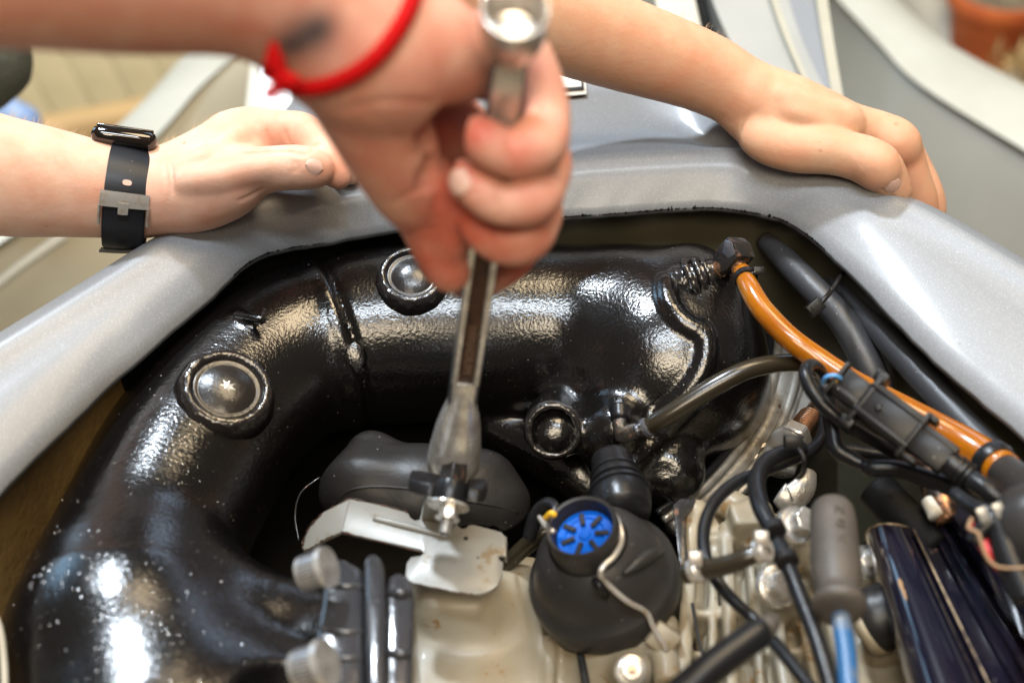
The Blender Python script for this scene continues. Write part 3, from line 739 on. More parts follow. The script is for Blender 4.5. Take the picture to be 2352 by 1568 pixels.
# water droplets standing on the enamel of the elbow
def droplets(spots):
    P_, F_ = [], []
    bm = bmesh.new(); bmesh.ops.create_icosphere(bm, subdivisions=2, radius=1); base = [x.co.copy() for x in bm.verts]; bm.verts.index_update(); bf = [[x.index for x in q.verts] for q in bm.faces]; bm.free()
    for (u0, v0, su, sv, n, r0, r1) in spots:
        for k in range(n):
            p, nn_ = seen(muf_bv, random.gauss(u0, su), random.gauss(v0, sv))
            if p is None: continue
            r = random.uniform(r0, r1); o = len(P_); x, y, a = frame(nn_)
            P_ += [p + x * q.x * r + y * q.y * r + a * q.z * r * .62 for q in base]; F_ += [[i + o for i in g] for g in bf]
    return P_, F_
v, fc = droplets([(395, 985, 32, 48, 80, .00016, .00045), (400, 1050, 60, 60, 30, .00016, .0004), (230, 1340, 90, 60, 60, .0002, .0005), (330, 1450, 120, 70, 50, .0003, .0006), (150, 1290, 60, 60, 30, .0003, .0006)])
mesh_obj('water_droplets', v, fc, M['water'], muf, kind='stuff')

# ================================================================== FLANGE CLAMP RING AND GASKET PLATE
ring = empty('flange_ring', 'curved silver metal flange ring round the right end of the muffler', 'flange', ZP(1700, 1010, -.12))
def band(off, r, du=0):
    pts = [(1772, 700), (1784, 770), (1775, 850), (1752, 925), (1712, 1000), (1655, 1075), (1588, 1140), (1520, 1190)]
    out = []
    for i, (u, v) in enumerate(pts):
        d = zd(v, -.055) + du
        out.append((u + off * (1 if i < 5 else .8), v + off * (.15 + .1 * i), d, r))
    return out
v, fc = tube(band(-14, 9, -.004), 10); mesh_obj('inner_lip', v, fc, M['hose_black'], ring)
v, fc = tube(band(4, 10), 10); mesh_obj('ring_edge', v, fc, M['cast'], ring)
v, fc = tube(band(26, 22, .008), 14); mesh_obj('ring_body', v, fc, M['cast'], ring)
v, fc = tube(band(52, 9, .003), 10); mesh_obj('ring_edge', v, fc, M['cast'], ring)

plate = empty('gasket_plate', 'stained aluminium plate with a bolt eye behind the curved flange ring', 'plate', ZP(1830, 930, -.12))
poly = [ZP(u, v, -.072) for u, v in ((1800, 740), (1860, 770), (1905, 850), (1905, 960), (1850, 1010), (1800, 1060), (1760, 1090), (1700, 1150), (1640, 1190), (1590, 1180), (1690, 1080), (1760, 980), (1795, 870))]
v, fc = prism(poly, (0, 0, .006), .001); mesh_obj('plate_body', v, fc, M['cast'], plate, sharp=40)
for (u, v_, r) in ((1757, 1052, .0085),):
    c = ZP(u, v_, -.066); vv, fc = lathe([(r, 0), (r, .003), (r * .9, .004), (r * .62, .004), (r * .58, .001), (r * .3, .0005)], c, (.1, -.2, 1), 28); mesh_obj('bolt_eye', vv, fc, M['cast'], plate, sharp=40)
v, fc = tube([(1850, 860, zd(860, -.065), 4), (1818, 950, zd(950, -.064), 5), (1775, 1060, zd(1060, -.064), 5)], 8); mesh_obj('raised_rib', v, fc, M['cast'], plate)
lug = empty('cable_lug', 'crimped silver cable lug bolted under the hexagon nut and zip tie', 'cable lug', ZP(1800, 1060, -.1))
v, fc = tube([(1830, 985, .80, 30), (1812, 1010, .79, 38), (1795, 1045, .785, 44), (1788, 1075, .78, 40)], 14, flat=(FW, .5)); mesh_obj('barrel', v, fc, M['chrome'], lug)
v, fc = tube([(1790, 1130, .775, 26), (1815, 1145, .775, 34), (1845, 1120, .775, 30), (1860, 1085, .78, 18)], 12, flat=(FW, .4)); mesh_obj('tongue', v, fc, M['cast'], lug)
nut = empty('pipe_union', 'tarnished copper pipe union with a hexagon collar on the silver lug', 'fitting', ZP(1850, 980, -.08))
a, b = Q(1828, 1003, .775), Q(1888, 925, .80)
v, fc = lathe([(.0062, 0), (.0066, .001), (.0066, .020), (.0056, .022), (.0056, .03)], a, b - a, 24, wob=lambda i, t: 0); mesh_obj('copper_sleeve', v, fc, M['copper'], nut)
x, y, ax = frame(b - a)
for k in range(9):
    c = a + ax * (.006 + k * .0017); P = [c + (x * math.cos(t) + y * math.sin(t)) * .0066 for t in np.linspace(0, 2 * math.pi, 24, endpoint=False)]
    vv, fc = sweep(P, [.0005] * 24, 6, closed=True); mesh_obj('thread_ring', vv, fc, M['copper'], nut)
v, fc = hexprism(Q(1815, 1015, .773), b - a, .0105, .008, .0008); mesh_obj('hexagon_nut', v, fc, M['chrome'], nut, sharp=30)
v, fc = lathe([(.0098, 0), (.0112, .001), (.0112, .0035), (.009, .0045)], Q(1806, 1030, .775), b - a, 28); mesh_obj('washer', v, fc, M['cast'], nut, sharp=40)

# ================================================================== HOSES, FITTINGS AND WIRING AT THE RIGHT
def hose(name, pts, m, label, cat, seg=16, n=10, group=None, parent=None):
    v, fc = tube(pts, seg, n)
    return mesh_obj(name, v, fc, m, parent, label=label, cat=cat, group=group)
def ring_at(name, c, ax, r, th, m, par, h=.004, seg=32):
    v, fc = lathe([(r, 0), (r + th, h * .15), (r + th, h * .85), (r, h)], Vector(c) - Vector(ax).normalized() * h / 2, ax, seg)
    return mesh_obj(name, v, fc, m, par, sharp=40)

def zrow(u, v, z, r): return (u, v, zd(v, z), r)
# copper elbow at the far right neck
elb = empty('elbow_fitting', 'corroded copper elbow fitting joining the amber hose to the far muffler neck', 'fitting', ZP(1690, 600, .02))
c = Q(1687, 592, .772); ex = (Q(1712, 640, .765) - c).normalized(); ey = (Q(1640, 622, .785) - c).normalized(); ez = ex.cross(ey).normalized(); ey = ez.cross(ex)
poly = [c + ex * a + ey * b for a, b in ((-.0085, -.0075), (-.003, -.0095), (.0055, -.008), (.006, .004), (.004, .0095), (-.002, .0105), (-.007, .0085), (-.009, .002))]
v, fc = prism([p - ez * .0065 for p in poly], ez * .013, .0012); mesh_obj('elbow_body', v, fc, M['elbow'], elb, sharp=30)
v, fc = prism([c + ex * a + ey * b - ez * .0068 for a, b in ((-.0085, -.005), (-.004, -.0085), (.0035, -.007), (.002, -.001), (-.004, .001))], ez * .0145, .0008); mesh_obj('hex_face', v, fc, M['chrome_side'], elb, sharp=30)
v, fc = tube([(1655, 615, .777, 17), (1622, 632, .785, 17)], 18); mesh_obj('threaded_stub', v, fc, M['copper'], elb)
for k in range(4):
    a = Vector(Q(1654 - 8 * k, 617 + 4.3 * k, .776 + .002 * k)); b = a + (Q(1622, 632, .785) - Q(1655, 615, .777)).normalized()
    ring_at('thread_ring', a, b - a, .0042, .0008, M['copper'], elb, .0012)
v, fc = tube([(1692, 604, .770, 19), (1706, 634, .765, 20)], 18); mesh_obj('hose_tail', v, fc, M['copper'], elb)

amb = [zrow(1704, 622, .040, 20), zrow(1722, 662, .042, 24), zrow(1752, 712, .040, 26), zrow(1812, 775, .036, 27), zrow(1880, 826, .030, 28), zrow(1960, 878, .026, 29), zrow(2062, 934, .020, 33), zrow(2156, 988, .016, 39), zrow(2234, 1034, .016, 44), zrow(2310, 1086, .020, 46)]
amber = hose('fuel_hose', amb, M['amber'], 'thick bright amber hose running from the copper elbow down to the right edge', 'hose', 22)
tie = empty('hose_tie', 'small black tie clinched round the top of the amber hose', 'cable tie', Q(1715, 640, .76))
c = Q(1712, 638, zd(638, .041)); ax = Q(1730, 676, zd(676, .042)) - Q(1700, 615, zd(615, .040))
ring_at('tie_band', c, ax, .0052, .0012, M['plastic'], tie, .0045)
v, fc = box(Q(1742, 622, .752), RT, UP, FW, .0030, .0022, .002, .0006); mesh_obj('tie_head', v, fc, M['plastic'], tie, sharp=30)
v, fc = tube([(1722, 632, .752, 5), (1748, 618, .752, 4)], 8); mesh_obj('tie_tail', v, fc, M['plastic'], tie)

hose('fuel_hose', [zrow(2010, 815, -.03, 22), zrow(2060, 880, -.03, 27), zrow(2150, 945, -.024, 34), zrow(2235, 992, -.016, 36), zrow(2330, 1052, -.008, 38)], M['amber_dark'], 'dull amber hose half hidden behind the bright amber hose', 'hose', 18)
hose('coolant_hose', [zrow(1758, 552, .0, 22), zrow(1806, 600, .002, 29), zrow(1866, 662, .004, 32), zrow(1934, 735, .0, 33), zrow(1990, 830, -.012, 36), zrow(2030, 930, -.03, 38)], M['hose_satin'], 'black rubber hose pinched by the zip tie above the amber hose', 'hose', 22)
hose('coolant_hose', [zrow(1893, 622, -.006, 24), zrow(1975, 708, .0, 29), zrow(2072, 815, .003, 33), zrow(2166, 920, .004, 36), zrow(2275, 1036, .004, 38), zrow(2420, 1185, .004, 42)], M['hose_satin'], 'thicker black rubber hose lying beside the right hull edge', 'hose', 22)
hose('coolant_hose', [zrow(1740, 520, -.03, 30), zrow(1850, 590, -.026, 34), zrow(1990, 730, -.022, 38), zrow(2140, 890, -.022, 42), zrow(2360, 1120, -.02, 46)], M['hose_satin'], 'dark hose deepest in the gap under the right hull edge', 'hose', 18)
zt = empty('zip_tie', 'black zip tie binding two hoses under the right hull edge', 'cable tie', ZP(1880, 700, .0))
v, fc = tube([(1868, 712, zd(712, .024), 6), (1898, 682, zd(682, .030), 6), (1922, 648, zd(648, .026), 6), (1942, 618, zd(618, .006), 6)], 8, flat=(RT + UP, .9)); mesh_obj('tie_band', v, fc, M['plastic'], zt)
v, fc = box(Q(1872, 706, zd(706, .026)), (RT * .75 + UP * .65).normalized(), (UP * .75 - RT * .65).normalized(), FW, .0045, .0036, .003, .0007); mesh_obj('tie_head', v, fc, M['plastic'], zt, sharp=30)
v, fc = box(Q(1870, 703, zd(706, .026) - .0032), (RT * .75 + UP * .65).normalized(), (UP * .75 - RT * .65).normalized(), FW, .002, .0012, .0006, .0002); mesh_obj('tie_pawl', v, fc, M['slot'], zt, sharp=30)
# black coupling at the end of the amber hose
cp = empty('hose_coupling', 'ribbed black rubber coupling on the amber hose at the right edge', 'coupling', ZP(2300, 1100, .0))
a, b = Q(2272, 1056, .667), Q(2400, 1160, .632); ax = b - a
v, fc = lathe([(.0085, -.001), (.0105, 0), (.0110, .004), (.0100, .006), (.0100, .0065)], a, ax, 36); mesh_obj('clamp_band', v, fc, M['hose_black'], cp, sharp=50)
v, fc = lathe([(.0078, .008), (.0085, .010), (.0092, .022), (.012, .026), (.013, .04), (.0125, .06)], a, ax, 36); mesh_obj('rubber_sleeve', v, fc, M['cap'], cp, sharp=50)
v, fc = lathe([(.0092, .003), (.0092, .0095), (.0084, .0105)], a, ax, 36); mesh_obj('amber_collar', v, fc, M['amber'], cp)
ball = lathe([(.001, 0), (.010, .003), (.0165, .011), (.018, .020), (.0165, .030), (.010, .038), (.001, .041)], Q(2372, 1330, .60), UP, 30)
mesh_obj('grommet_boot', *ball, M['cap'], label='round black rubber boot blurred at the right edge below the amber coupling', cat='rubber boot')

# smoked hose with black elbow on the lower boss
smoke = hose('vent_hose', [(1478, 985, .735, 20), (1520, 962, .730, 22), (1590, 918, .728, 23), (1660, 876, .728, 23), (1720, 848, .730, 22), (1790, 834, .735, 21), (1850, 836, .74, 20), (1905, 862, .748, 19)], M['smoke'], 'smoky brown translucent vent hose arching right from the lower muffler boss', 'hose', 20)
be = empty('elbow_fitting', 'black hexagonal elbow fitting at the left end of the smoky vent hose', 'fitting', ZP(1435, 985, -.03))
c = Q(1428, 985, .735); ax = (Q(1478, 980, .735) - c).normalized(); up_ = UP
poly = [Q(u, v, .742) for u, v in ((1403, 962), (1420, 955), (1437, 958), (1436, 972), (1462, 968), (1470, 985), (1466, 1002), (1432, 1016), (1410, 1010))]
v, fc = prism([p - FW * .010 for p in poly], FW * .012, .0014); mesh_obj('elbow_body', v, fc, M['elbow'], be, sharp=30)
v, fc = tube([(1425, 965, .737, 22), (1424, 940, .742, 26)], 20); mesh_obj('stem', v, fc, M['hose_black'], be)
v, fc = tube([(1460, 990, .733, 15), (1488, 980, .732, 15)], 16); mesh_obj('barb', v, fc, M['chrome_side'], be)
ring_at('barb_ring', Q(1472, 986, .732), Q(1488, 980, .732) - Q(1460, 990, .733), .0033, .0012, M['elbow'], be, .002)
ring_at('hose_clip', Q(1484, 982, .732), Q(1520, 962, .73) - Q(1478, 985, .735), .0046, .0006, M['chrome_side'], be, .003)

curl = hose('vent_hose', [(1898, 878, .715, 13), (1885, 852, .705, 14), (1864, 838, .695, 15), (1850, 852, .686, 15), (1862, 893, .680, 16), (1905, 944, .676, 16), (1970, 992, .676, 16), (2050, 1036, .680, 15), (2110, 1070, .69, 14)], M['hose_black'], 'thin black hose curling tightly back under the connector', 'hose', 16)

con = empty('wiring_connector', 'long ribbed black plastic wiring connector lying along the amber hose', 'connector', Q(2040, 970, .67))
A0, A1 = Q(1925, 872, .668), Q(2220, 1092, .640)
ca = (A1 - A0).normalized(); cw = (A1 - A0).length
cn = (FW - ca * ca.dot(FW)).normalized() * -1; cb = ca.cross(cn)
def cbox(name, t, off, ha, hb, hn, m=M['plastic'], bev=.0006, lift=0):
    c = A0 + ca * (cw * t) + cb * off + cn * lift
    v, fc = box(c, ca, cb, cn, ha, hb, hn, bev); return mesh_obj(name, v, fc, m, con, sharp=30)
mpx = .00021
cbox('end_plate', .00, 0, .0010, .0088, .0066); cbox('rear_shell', .11, 0, .0070, .0072, .0056, bev=.0014); cbox('rear_shell', .11, .004, .0074, .0016, .0066)
cbox('locking_collar', .225, 0, .0013, .0132, .0072); cbox('latch_tab', .225, .0135, .0032, .0022, .006); cbox('latch_tab', .215, -.0125, .0032, .0026, .006)
cbox('main_shell', .41, -.0005, .0150, .0092, .0068, bev=.0015); cbox('shell_rib', .41, .0062, .0152, .0012, .0078); cbox('shell_rib', .41, -.0070, .0152, .0010, .0078)
v, fc = lathe([(.0019, 0), (.0019, .0012), (.0014, .0017), (.0002, .0018)], A0 + ca * (cw * .33) + cn * .0067, cn, 20); mesh_obj('latch_button', v, fc, M['plastic'], con, sharp=40)
cbox('locking_collar', .60, 0, .0012, .0122, .0074); cbox('latch_tab', .63, -.0112, .0026, .0016, .0060)
cbox('latch_tab', .66, .010, .0042, .0010, .006)
cbox('front_shell', .73, .001, .0095, .0060, .0050, bev=.0010); cbox('front_shell', .72, -.0058, .0110, .0020, .0040)
v, fc = sweep([A0 + ca * (cw * t) + cn * -.001 for t in (.84, .88, .92, .96, 1.0)], [.0058, .0060, .0056, .0058, .0050], 20); mesh_obj('seal_boot', v, fc, M['hose_black'], con)
for t in (.93, .965, 1.0): ring_at('seal_ridge', A0 + ca * (cw * t) - cn * .001, ca, .0054, .0012, M['hose_black'], con, .0016)
v, fc = tube([(2222, 1094, .640, 22), (2262, 1122, .632, 23), (2300, 1150, .628, 20)], 14); mesh_obj('cable', v, fc, M['hose_black'], con)
for m_, pts in (('skyblue', [(1935, 872, .664, 5), (1918, 862, .660, 5), (1898, 866, .662, 5), (1890, 880, .668, 5)]), ('yellow', [(1935, 880, .666, 6), (1918, 876, .664, 6), (1905, 888, .668, 6)])):
    hose('wire', pts, M[m_], {'skyblue': 'short light blue wire looping into the connector end', 'yellow': 'short yellow wire entering the connector end'}[m_], 'wire', 10)
hose('sleeved_cable', [(1892, 884, .69, 22), (1903, 930, .688, 21), (1912, 985, .684, 20), (1922, 1030, .68, 20), (1955, 1052, .678, 18), (1985, 1068, .675, 14), (2000, 1074, .672, 21), (2060, 1076, .668, 20), (2130, 1098, .66, 22), (2200, 1124, .652, 24), (2262, 1160, .645, 22)], M['hose_black'], 'shiny black taped cable bending under the connector towards the right edge', 'cable', 14, 6)
hose('sleeved_cable', [(1925, 1030, .70, 14), (1990, 1040, .70, 14), (2050, 1048, .70, 15), (2120, 1060, .70, 15)], M['hose_black'], 'straight black cable crossing behind the shiny taped cable', 'cable', 12)

hose('breather_hose', [(1893, 940, .72, 12), (1892, 985, .712, 13), (1872, 1025, .70, 14), (1825, 1052, .694, 14), (1760, 1080, .69, 14), (1690, 1108, .68, 15), (1638, 1158, .668, 15), (1616, 1225, .655, 15), (1628, 1300, .64, 15), (1672, 1365, .63, 15), (1735, 1425, .62, 15), (1800, 1500, .60, 16), (1870, 1590, .58, 17)], M['hose_black'], 'black hose looping down over the finned cream cover', 'hose', 16)
hose('breather_hose', [(1845, 1028, .69, 17), (1800, 1040, .684, 19), (1758, 1062, .678, 20), (1738, 1105, .668, 21), (1746, 1160, .652, 21), (1775, 1220, .638, 20), (1806, 1290, .622, 20), (1842, 1380, .605, 20), (1880, 1480, .588, 21), (1915, 1600, .57, 22)], M['hose_black'], 'fatter black hose hooking over the silver lug and running to the bottom edge', 'hose', 18)
for (u, v_, d) in ((1778, 1215, .633), (1806, 1285, .62)):
    ring_at('hose_sleeve', Q(u, v_, d), Q(1806, 1290, .622) - Q(1775, 1220, .638), .0040, .0012, M['plastic'], None, .006)
    o = COL.objects[-1] if False else bpy.data.objects[-1]
hz = [o for o in bpy.data.objects if o.name.startswith('hose_sleeve')]
tag(hz[0], 'upper black collar on the fatter black hose', 'collar'); tag(hz[1], 'lower black collar on the fatter black hose', 'collar')
zt = empty('zip_tie', 'black zip tie binding two thin hoses in front of the silver lug', 'cable tie', Q(1835, 1050, .68))
v, fc = tube([(1818, 1018, .678, 6), (1838, 1035, .670, 6), (1848, 1062, .668, 6), (1843, 1090, .676, 6), (1832, 1098, .682, 5)], 8); mesh_obj('tie_band', v, fc, M['plastic'], zt)
v, fc = box(Q(1822, 1014, .674), RT, UP, FW, .0044, .0030, .003, .0007); mesh_obj('tie_head', v, fc, M['plastic'], zt, sharp=30)
v, fc = tube([(1830, 1010, .674, 5), (1846, 1002, .672, 4)], 8); mesh_obj('tie_tail', v, fc, M['plastic'], zt)

pipe = empty('clamped_hose', 'short brown black hose with a shiny clamp at each end over the cream cover', 'hose', Q(1660, 1290, .62))
v, fc = tube([(1572, 1318, .632, 24), (1610, 1308, .628, 25), (1665, 1298, .622, 23), (1715, 1280, .618, 22), (1765, 1258, .618, 20)], 18); mesh_obj('hose_body', v, fc, M['smoke'], pipe)
for u, v_, d in ((1600, 1308, .626), (1752, 1262, .616)):
    c = Q(u, v_, d); ring_at('clamp_band', c, Q(1665, 1295, .62) - Q(1610, 1308, .628), .0050, .0008, M['shine'], pipe, .005)
    v, fc = box(Q(u - 4, v_ - 26, d - .002), RT, UP, FW, .0030, .0034, .003, .0008); mesh_obj('clamp_ear', v, fc, M['shine'], pipe, sharp=40)

# ================================================================== RUBBER CAP, BRACKET, STUD, WRENCH
def d5(u, v, z, r): d = zd(v, z); return (*Q(u, v, d), m_of(r, d))
# moulded rubber cap behind the bracket
R = [d5(960, 1120, -.045, 240)]
lo, hi = bounds(R, .03); s = SDF(lo, hi, .0016)
ca_ = (Vector((.0, -.25, 1))).normalized(); cx_, cy_, _ = frame(ca_, (0, 1, 0))
bx = (Q(1180, 1150, .70) - Q(760, 1120, .705)).normalized(); bz = (UP * .75 - FW * .65 - bx * bx.dot(UP * .75 - FW * .65)).normalized(); by = bz.cross(bx)
cc = ZP(972, 1150, -.035)
s.ell(cc, (.0475, .030, .030), 0, axes=(bx, by, bz))
s.chain([d5(852, 1046, -.024, 58), d5(835, 1110, -.026, 90)], .012)
s.chain([d5(1115, 1110, -.03, 68), d5(1130, 1150, -.036, 74)], .016)
s.chain([d5(800, 1140, -.035, 52), d5(970, 1165, -.035, 62), d5(1150, 1175, -.037, 54)], .012)
bp = ZP(980, 1185, -.034); bn = (-bz).normalized()
s.half(bp, np.array((bn + bx * .0).normalized()) * 1.0)
s.ell(bp, (.040, .022, .012), .002, 's', axes=(bx, by, bz))
V, Fc = s.mesh(2)
rub = empty('rubber_shroud', 'dusty matt black moulded rubber shroud behind the grey bracket', 'rubber shroud', ZP(975, 1180, -.05))
mesh_obj('shell', V, Fc, M['rubber'], rub)
rbv = bvh_of(V, Fc)
pts = []
for u, v_ in ((762, 1160), (800, 1128), (850, 1118), (920, 1120), (990, 1132), (1060, 1148), (1130, 1160), (1190, 1176)):
    p, n_ = seen(rbv, u, v_)
    if p: pts.append(p)
if len(pts) > 3:
    P = spline([tuple(p) for p in pts], 6); v, fc = sweep(P, [.0007] * len(P), 8); mesh_obj('mould_line', v, fc, M['rubber'], rub)
hose('bare_wire', [(735, 1095, .74, 1.6), (692, 1130, .735, 1.8), (678, 1180, .73, 1.8), (686, 1240, .72, 1.8)], M['elbow'], 'thin brassy wire curving past the left side of the rubber shroud', 'wire', 8)

# painted steel bracket
br = empty('steel_bracket', 'pale grey painted steel bracket under the stud and nut', 'bracket', ZP(1000, 1270, -.01))
BZ = -.004
def bz_(u, v, z=BZ): return ZP(u, v, z)
main = [(803, 1144), (870, 1158), (937, 1176), (943, 1188), (953, 1194), (964, 1192), (967, 1178), (970, 1160), (985, 1150), (1046, 1172), (1047, 1186), (1051, 1206), (1060, 1213), (1070, 1212), (1076, 1205), (1088, 1204), (1150, 1220), (1160, 1230), (1163, 1278), (1154, 1274), (1144, 1276), (1147, 1284), (1156, 1290), (1153, 1318), (1144, 1342), (1126, 1358), (1100, 1364), (1070, 1363), (952, 1339), (936, 1332), (931, 1318), (934, 1292), (944, 1278), (966, 1275), (973, 1269), (968, 1262), (785, 1221)]
v, fc = prism([bz_(*p) - Vector((0, 0, .0018)) for p in main], (0, 0, .0018), .0005); mesh_obj('plate', v, fc, M['bracket'], br, sharp=30)
leg = [(803, 1144, BZ), (785, 1221, BZ), (742, 1240, -.012), (712, 1259, -.021), (700, 1264, -.023), (695, 1258, -.023), (701, 1232, -.020), (712, 1208, -.016), (744, 1177, -.009)]
v, fc = prism([bz_(*p) - Vector((0, 0, .0018)) for p in leg], (0, 0, .0018), .0005); mesh_obj('bent_leg', v, fc, M['bracket'], br, sharp=30)
v, fc = tube([(858, 1190, zd(1190, BZ + .0005), 6), (930, 1207, zd(1207, BZ + .0007), 8), (1010, 1228, zd(1228, BZ + .0005), 6), (1030, 1234, zd(1234, BZ), 3)], 10); mesh_obj('stiffening_bead', v, fc, M['bracket'], br)
upr = [(968, 1195, BZ), (1046, 1210, BZ), (1058, 1160, .013), (1046, 1145, .0155), (1010, 1138, .0160), (982, 1146, .0145), (972, 1162, .010)]
v, fc = prism([ZP(u, v_, z) for u, v_, z in upr], Vector((0, .0016, .0004)), .0004); mesh_obj('stud_tab', v, fc, M['bracket'], br, sharp=30)
flg = [(1163, 1232, BZ - .001), (1163, 1280, BZ - .001), (1166, 1292, BZ - .016), (1166, 1244, BZ - .016)]
v, fc = prism([ZP(*p) for p in flg], (-.0012, 0, 0), .0003); mesh_obj('side_flange', v, fc, M['bracket'], br, sharp=30)

def rust(path):
    P = spline([tuple(ZP(*p) + Vector((0, 0, .0001))) for p in path], 8); n = len(P)
    return sweep(P, np.clip(.0003 + rng.normal(0, .00022, n), .00008, .0010), 6)
v, fc = join(rust([(973, 1269, BZ), (900, 1250, BZ), (785, 1221, BZ)]), rust([(785, 1221, BZ), (742, 1240, -.012), (712, 1259, -.021), (697, 1261, -.023), (695, 1245, -.022), (702, 1230, -.020), (712, 1208, -.016), (744, 1177, -.009), (803, 1144, BZ)]), rust([(803, 1144, BZ), (870, 1158, BZ), (935, 1175, BZ)]), rust([(952, 1339, BZ), (1010, 1352, BZ), (1070, 1363, BZ), (1110, 1363, BZ), (1140, 1348, BZ)]))
mesh_obj('rust_edge', v, fc, M['engrave'], br, kind='stuff')
for u_, v__, r_ in ((1070, 1236, .0011), (1098, 1280, .0005)):
    vv, fc = lathe([(r_, 0), (r_, .0003)], bz_(u_, v__, BZ), (0, 0, 1), 16); mesh_obj('rivet_hole', vv, fc, M['slot'], br)
WB, WT = Q(1040, 1068, .676), Q(1186, 40, .50)
wa = (WT - WB).normalized(); wl = (WT - WB).length
wx = (RT - wa * wa.dot(RT)).normalized(); wn = wx.cross(wa)         # wn points towards the viewer
if wn.dot(FW) > 0: wn = -wn
# stud, nut and winged knob under the socket
st = empty('threaded_stud', 'short threaded stud with a shiny hexagon nut under the washer', 'stud', Q(1020, 1225, .65))
p0_, p1_ = Q(1021, 1228, .650), Q(1040, 1120, .6585)
sa = (p1_ - p0_).normalized()
v, fc = sweep([p0_, p0_ + sa * .004, p1_], [.0020, .0026, .0026], 16); mesh_obj('shank', v, fc, M['chrome_side'], st)
for k in range(7):
    c = p0_ + sa * (.001 + .00105 * k); x, y, a = frame(sa); P = [c + (x * math.cos(t) + y * math.sin(t)) * .0026 for t in np.linspace(0, 6.283, 20, endpoint=False)]
    v, fc = sweep(P, [.00045] * 20, 6, closed=True); mesh_obj('thread_ring', v, fc, M['cast'], st)
v, fc = hexprism(p0_ + sa * .0075, sa, .0049, .0075, .0007, rot=.3); mesh_obj('hexagon_nut', v, fc, M['chrome'], st, sharp=30)
v, fc = lathe([(.0022, 0), (.0056, .0004), (.0058, .0012), (.0050, .0018)], p0_ + sa * .0068, sa, 28); mesh_obj('nut_flange', v, fc, M['chrome'], st, sharp=40)
kn = empty('wing_knob', 'black winged knob with a chrome washer under the wrench socket', 'knob', Q(1025, 1150, .665))
kc = Q(1028, 1166, .6545)
v, fc = lathe([(.0030, 0), (.0094, .0002), (.0100, .0010), (.0098, .0018), (.0060, .0026)], kc, sa, 36); mesh_obj('washer', v, fc, M['shine'], kn, sharp=40)
v, fc = lathe([(.0078, .002), (.0082, .004), (.0080, .010), (.0074, .012)], kc, sa, 30); mesh_obj('hub', v, fc, M['hose_black'], kn, sharp=40)
v, fc = hexprism(kc + sa * .011, sa, .0068, .0125, .0006, rot=.55); mesh_obj('drive_shaft', v, fc, M['elbow'], kn, sharp=30)
def wing(uv, d0):
    v, fc = prism([Q(u, v_, d0 + dd) for u, v_, dd in uv], sa * .0065 , .0010); mesh_obj('wing', v, fc, M['plastic'], kn, sharp=30)
wing([(1008, 1118, .004), (1008, 1140, -.004), (985, 1140, -.006), (958, 1136, -.004), (936, 1128, .0), (938, 1108, .006), (965, 1110, .006)], .6575)
wing([(1068, 1128, .004), (1072, 1148, -.004), (1098, 1158, -.004), (1116, 1150, 0), (1118, 1132, .004), (1098, 1128, .006)], .655)

# socket wrench
wr = empty('socket_wrench', 'double ended steel socket wrench gripped upright in the fist', 'wrench', WB)
def wp(t): return WB + wa * (wl * t)
k0 = m_of(1, .68)
sr = [(55, -.005), (60, .003), (60, .03), (57, .061), (50, .112), (42, .148), (35, .173), (30, .195), (22, .225), (13, .255)]
v, fc = lathe([(44 * k0, .004 * wl)] + [(r * k0, t * wl) for r, t in sr], WB, wa, 40, capb=False, capt=False); mesh_obj('socket', v, fc, M['chrome'], wr, sharp=50)
v, fc = lathe([(44 * k0, .0), (42 * k0, .05 * wl)], WB, wa, 6, capb=False); mesh_obj('socket_bore', v, fc, M['slot'], wr, smooth=False)
# flattened I-section shaft
hw, ht = 31.5 * k0, 15 * k0
def shaft_box(name, t0, t1, cxo, hx, cno, hn, m, bev=.0005):
    c = wp((t0 + t1) / 2) + wx * cxo + wn * cno
    v, fc = box(c, wx, wn, wa, hx, hn, wl * (t1 - t0) / 2, bev); return mesh_obj(name, v, fc, m, wr, sharp=30)
shaft_box('shaft', .15, .955, 0, hw, 0, ht, M['chrome_side'], .0010)
shaft_box('shaft_face', .17, .248, 0, 25 * k0, ht * .9, 8 * k0, M['chrome'], .0008)
shaft_box('shaft_rail', .245, .80, -23 * k0, 6.5 * k0, ht * .9, 8 * k0, M['chrome'], .0006)
shaft_box('shaft_rail', .245, .80, 23 * k0, 6.5 * k0, ht * .9, 8 * k0, M['chrome'], .0006)
rec = shaft_box('recess', .246, .79, 0, 17 * k0, ht * .85, 4 * k0, M['engrave'], .0002)
def text_mesh(body, size, ext):
    cu = bpy.data.curves.new('t', 'FONT'); cu.body = body; cu.size = size; cu.extrude = ext; cu.align_x = 'CENTER'; cu.align_y = 'CENTER'; cu.resolution_u = 3
    o = bpy.data.objects.new('t', cu); me = bpy.data.meshes.new_from_object(o)
    V = [v.co.copy() for v in me.vertices]; Fc = [list(p.vertices) for p in me.polygons]
    bpy.data.objects.remove(o); bpy.data.curves.remove(cu); bpy.data.meshes.remove(me)
    return V, Fc
tv, tf = text_mesh('VANADIUM', .0058, .0003)
c = wp(.335) + wn * (ht * .85 + 4.3 * k0)
mesh_obj('raised_letters', [c + wa * (p.x * 1.0) * -1 + wx * (p.y) * -1 * -1 * 1 + wn * p.z for p in tv], tf, M['letter'], rec, smooth=False)
shaft_box('shaft_face', .80, .945, 0, 26 * k0, ht * .9, 8 * k0, M['chrome'], .0008)
a2 = (wa * .62 - FW * .78).normalized(); tb = wp(.925) + wn * -.002
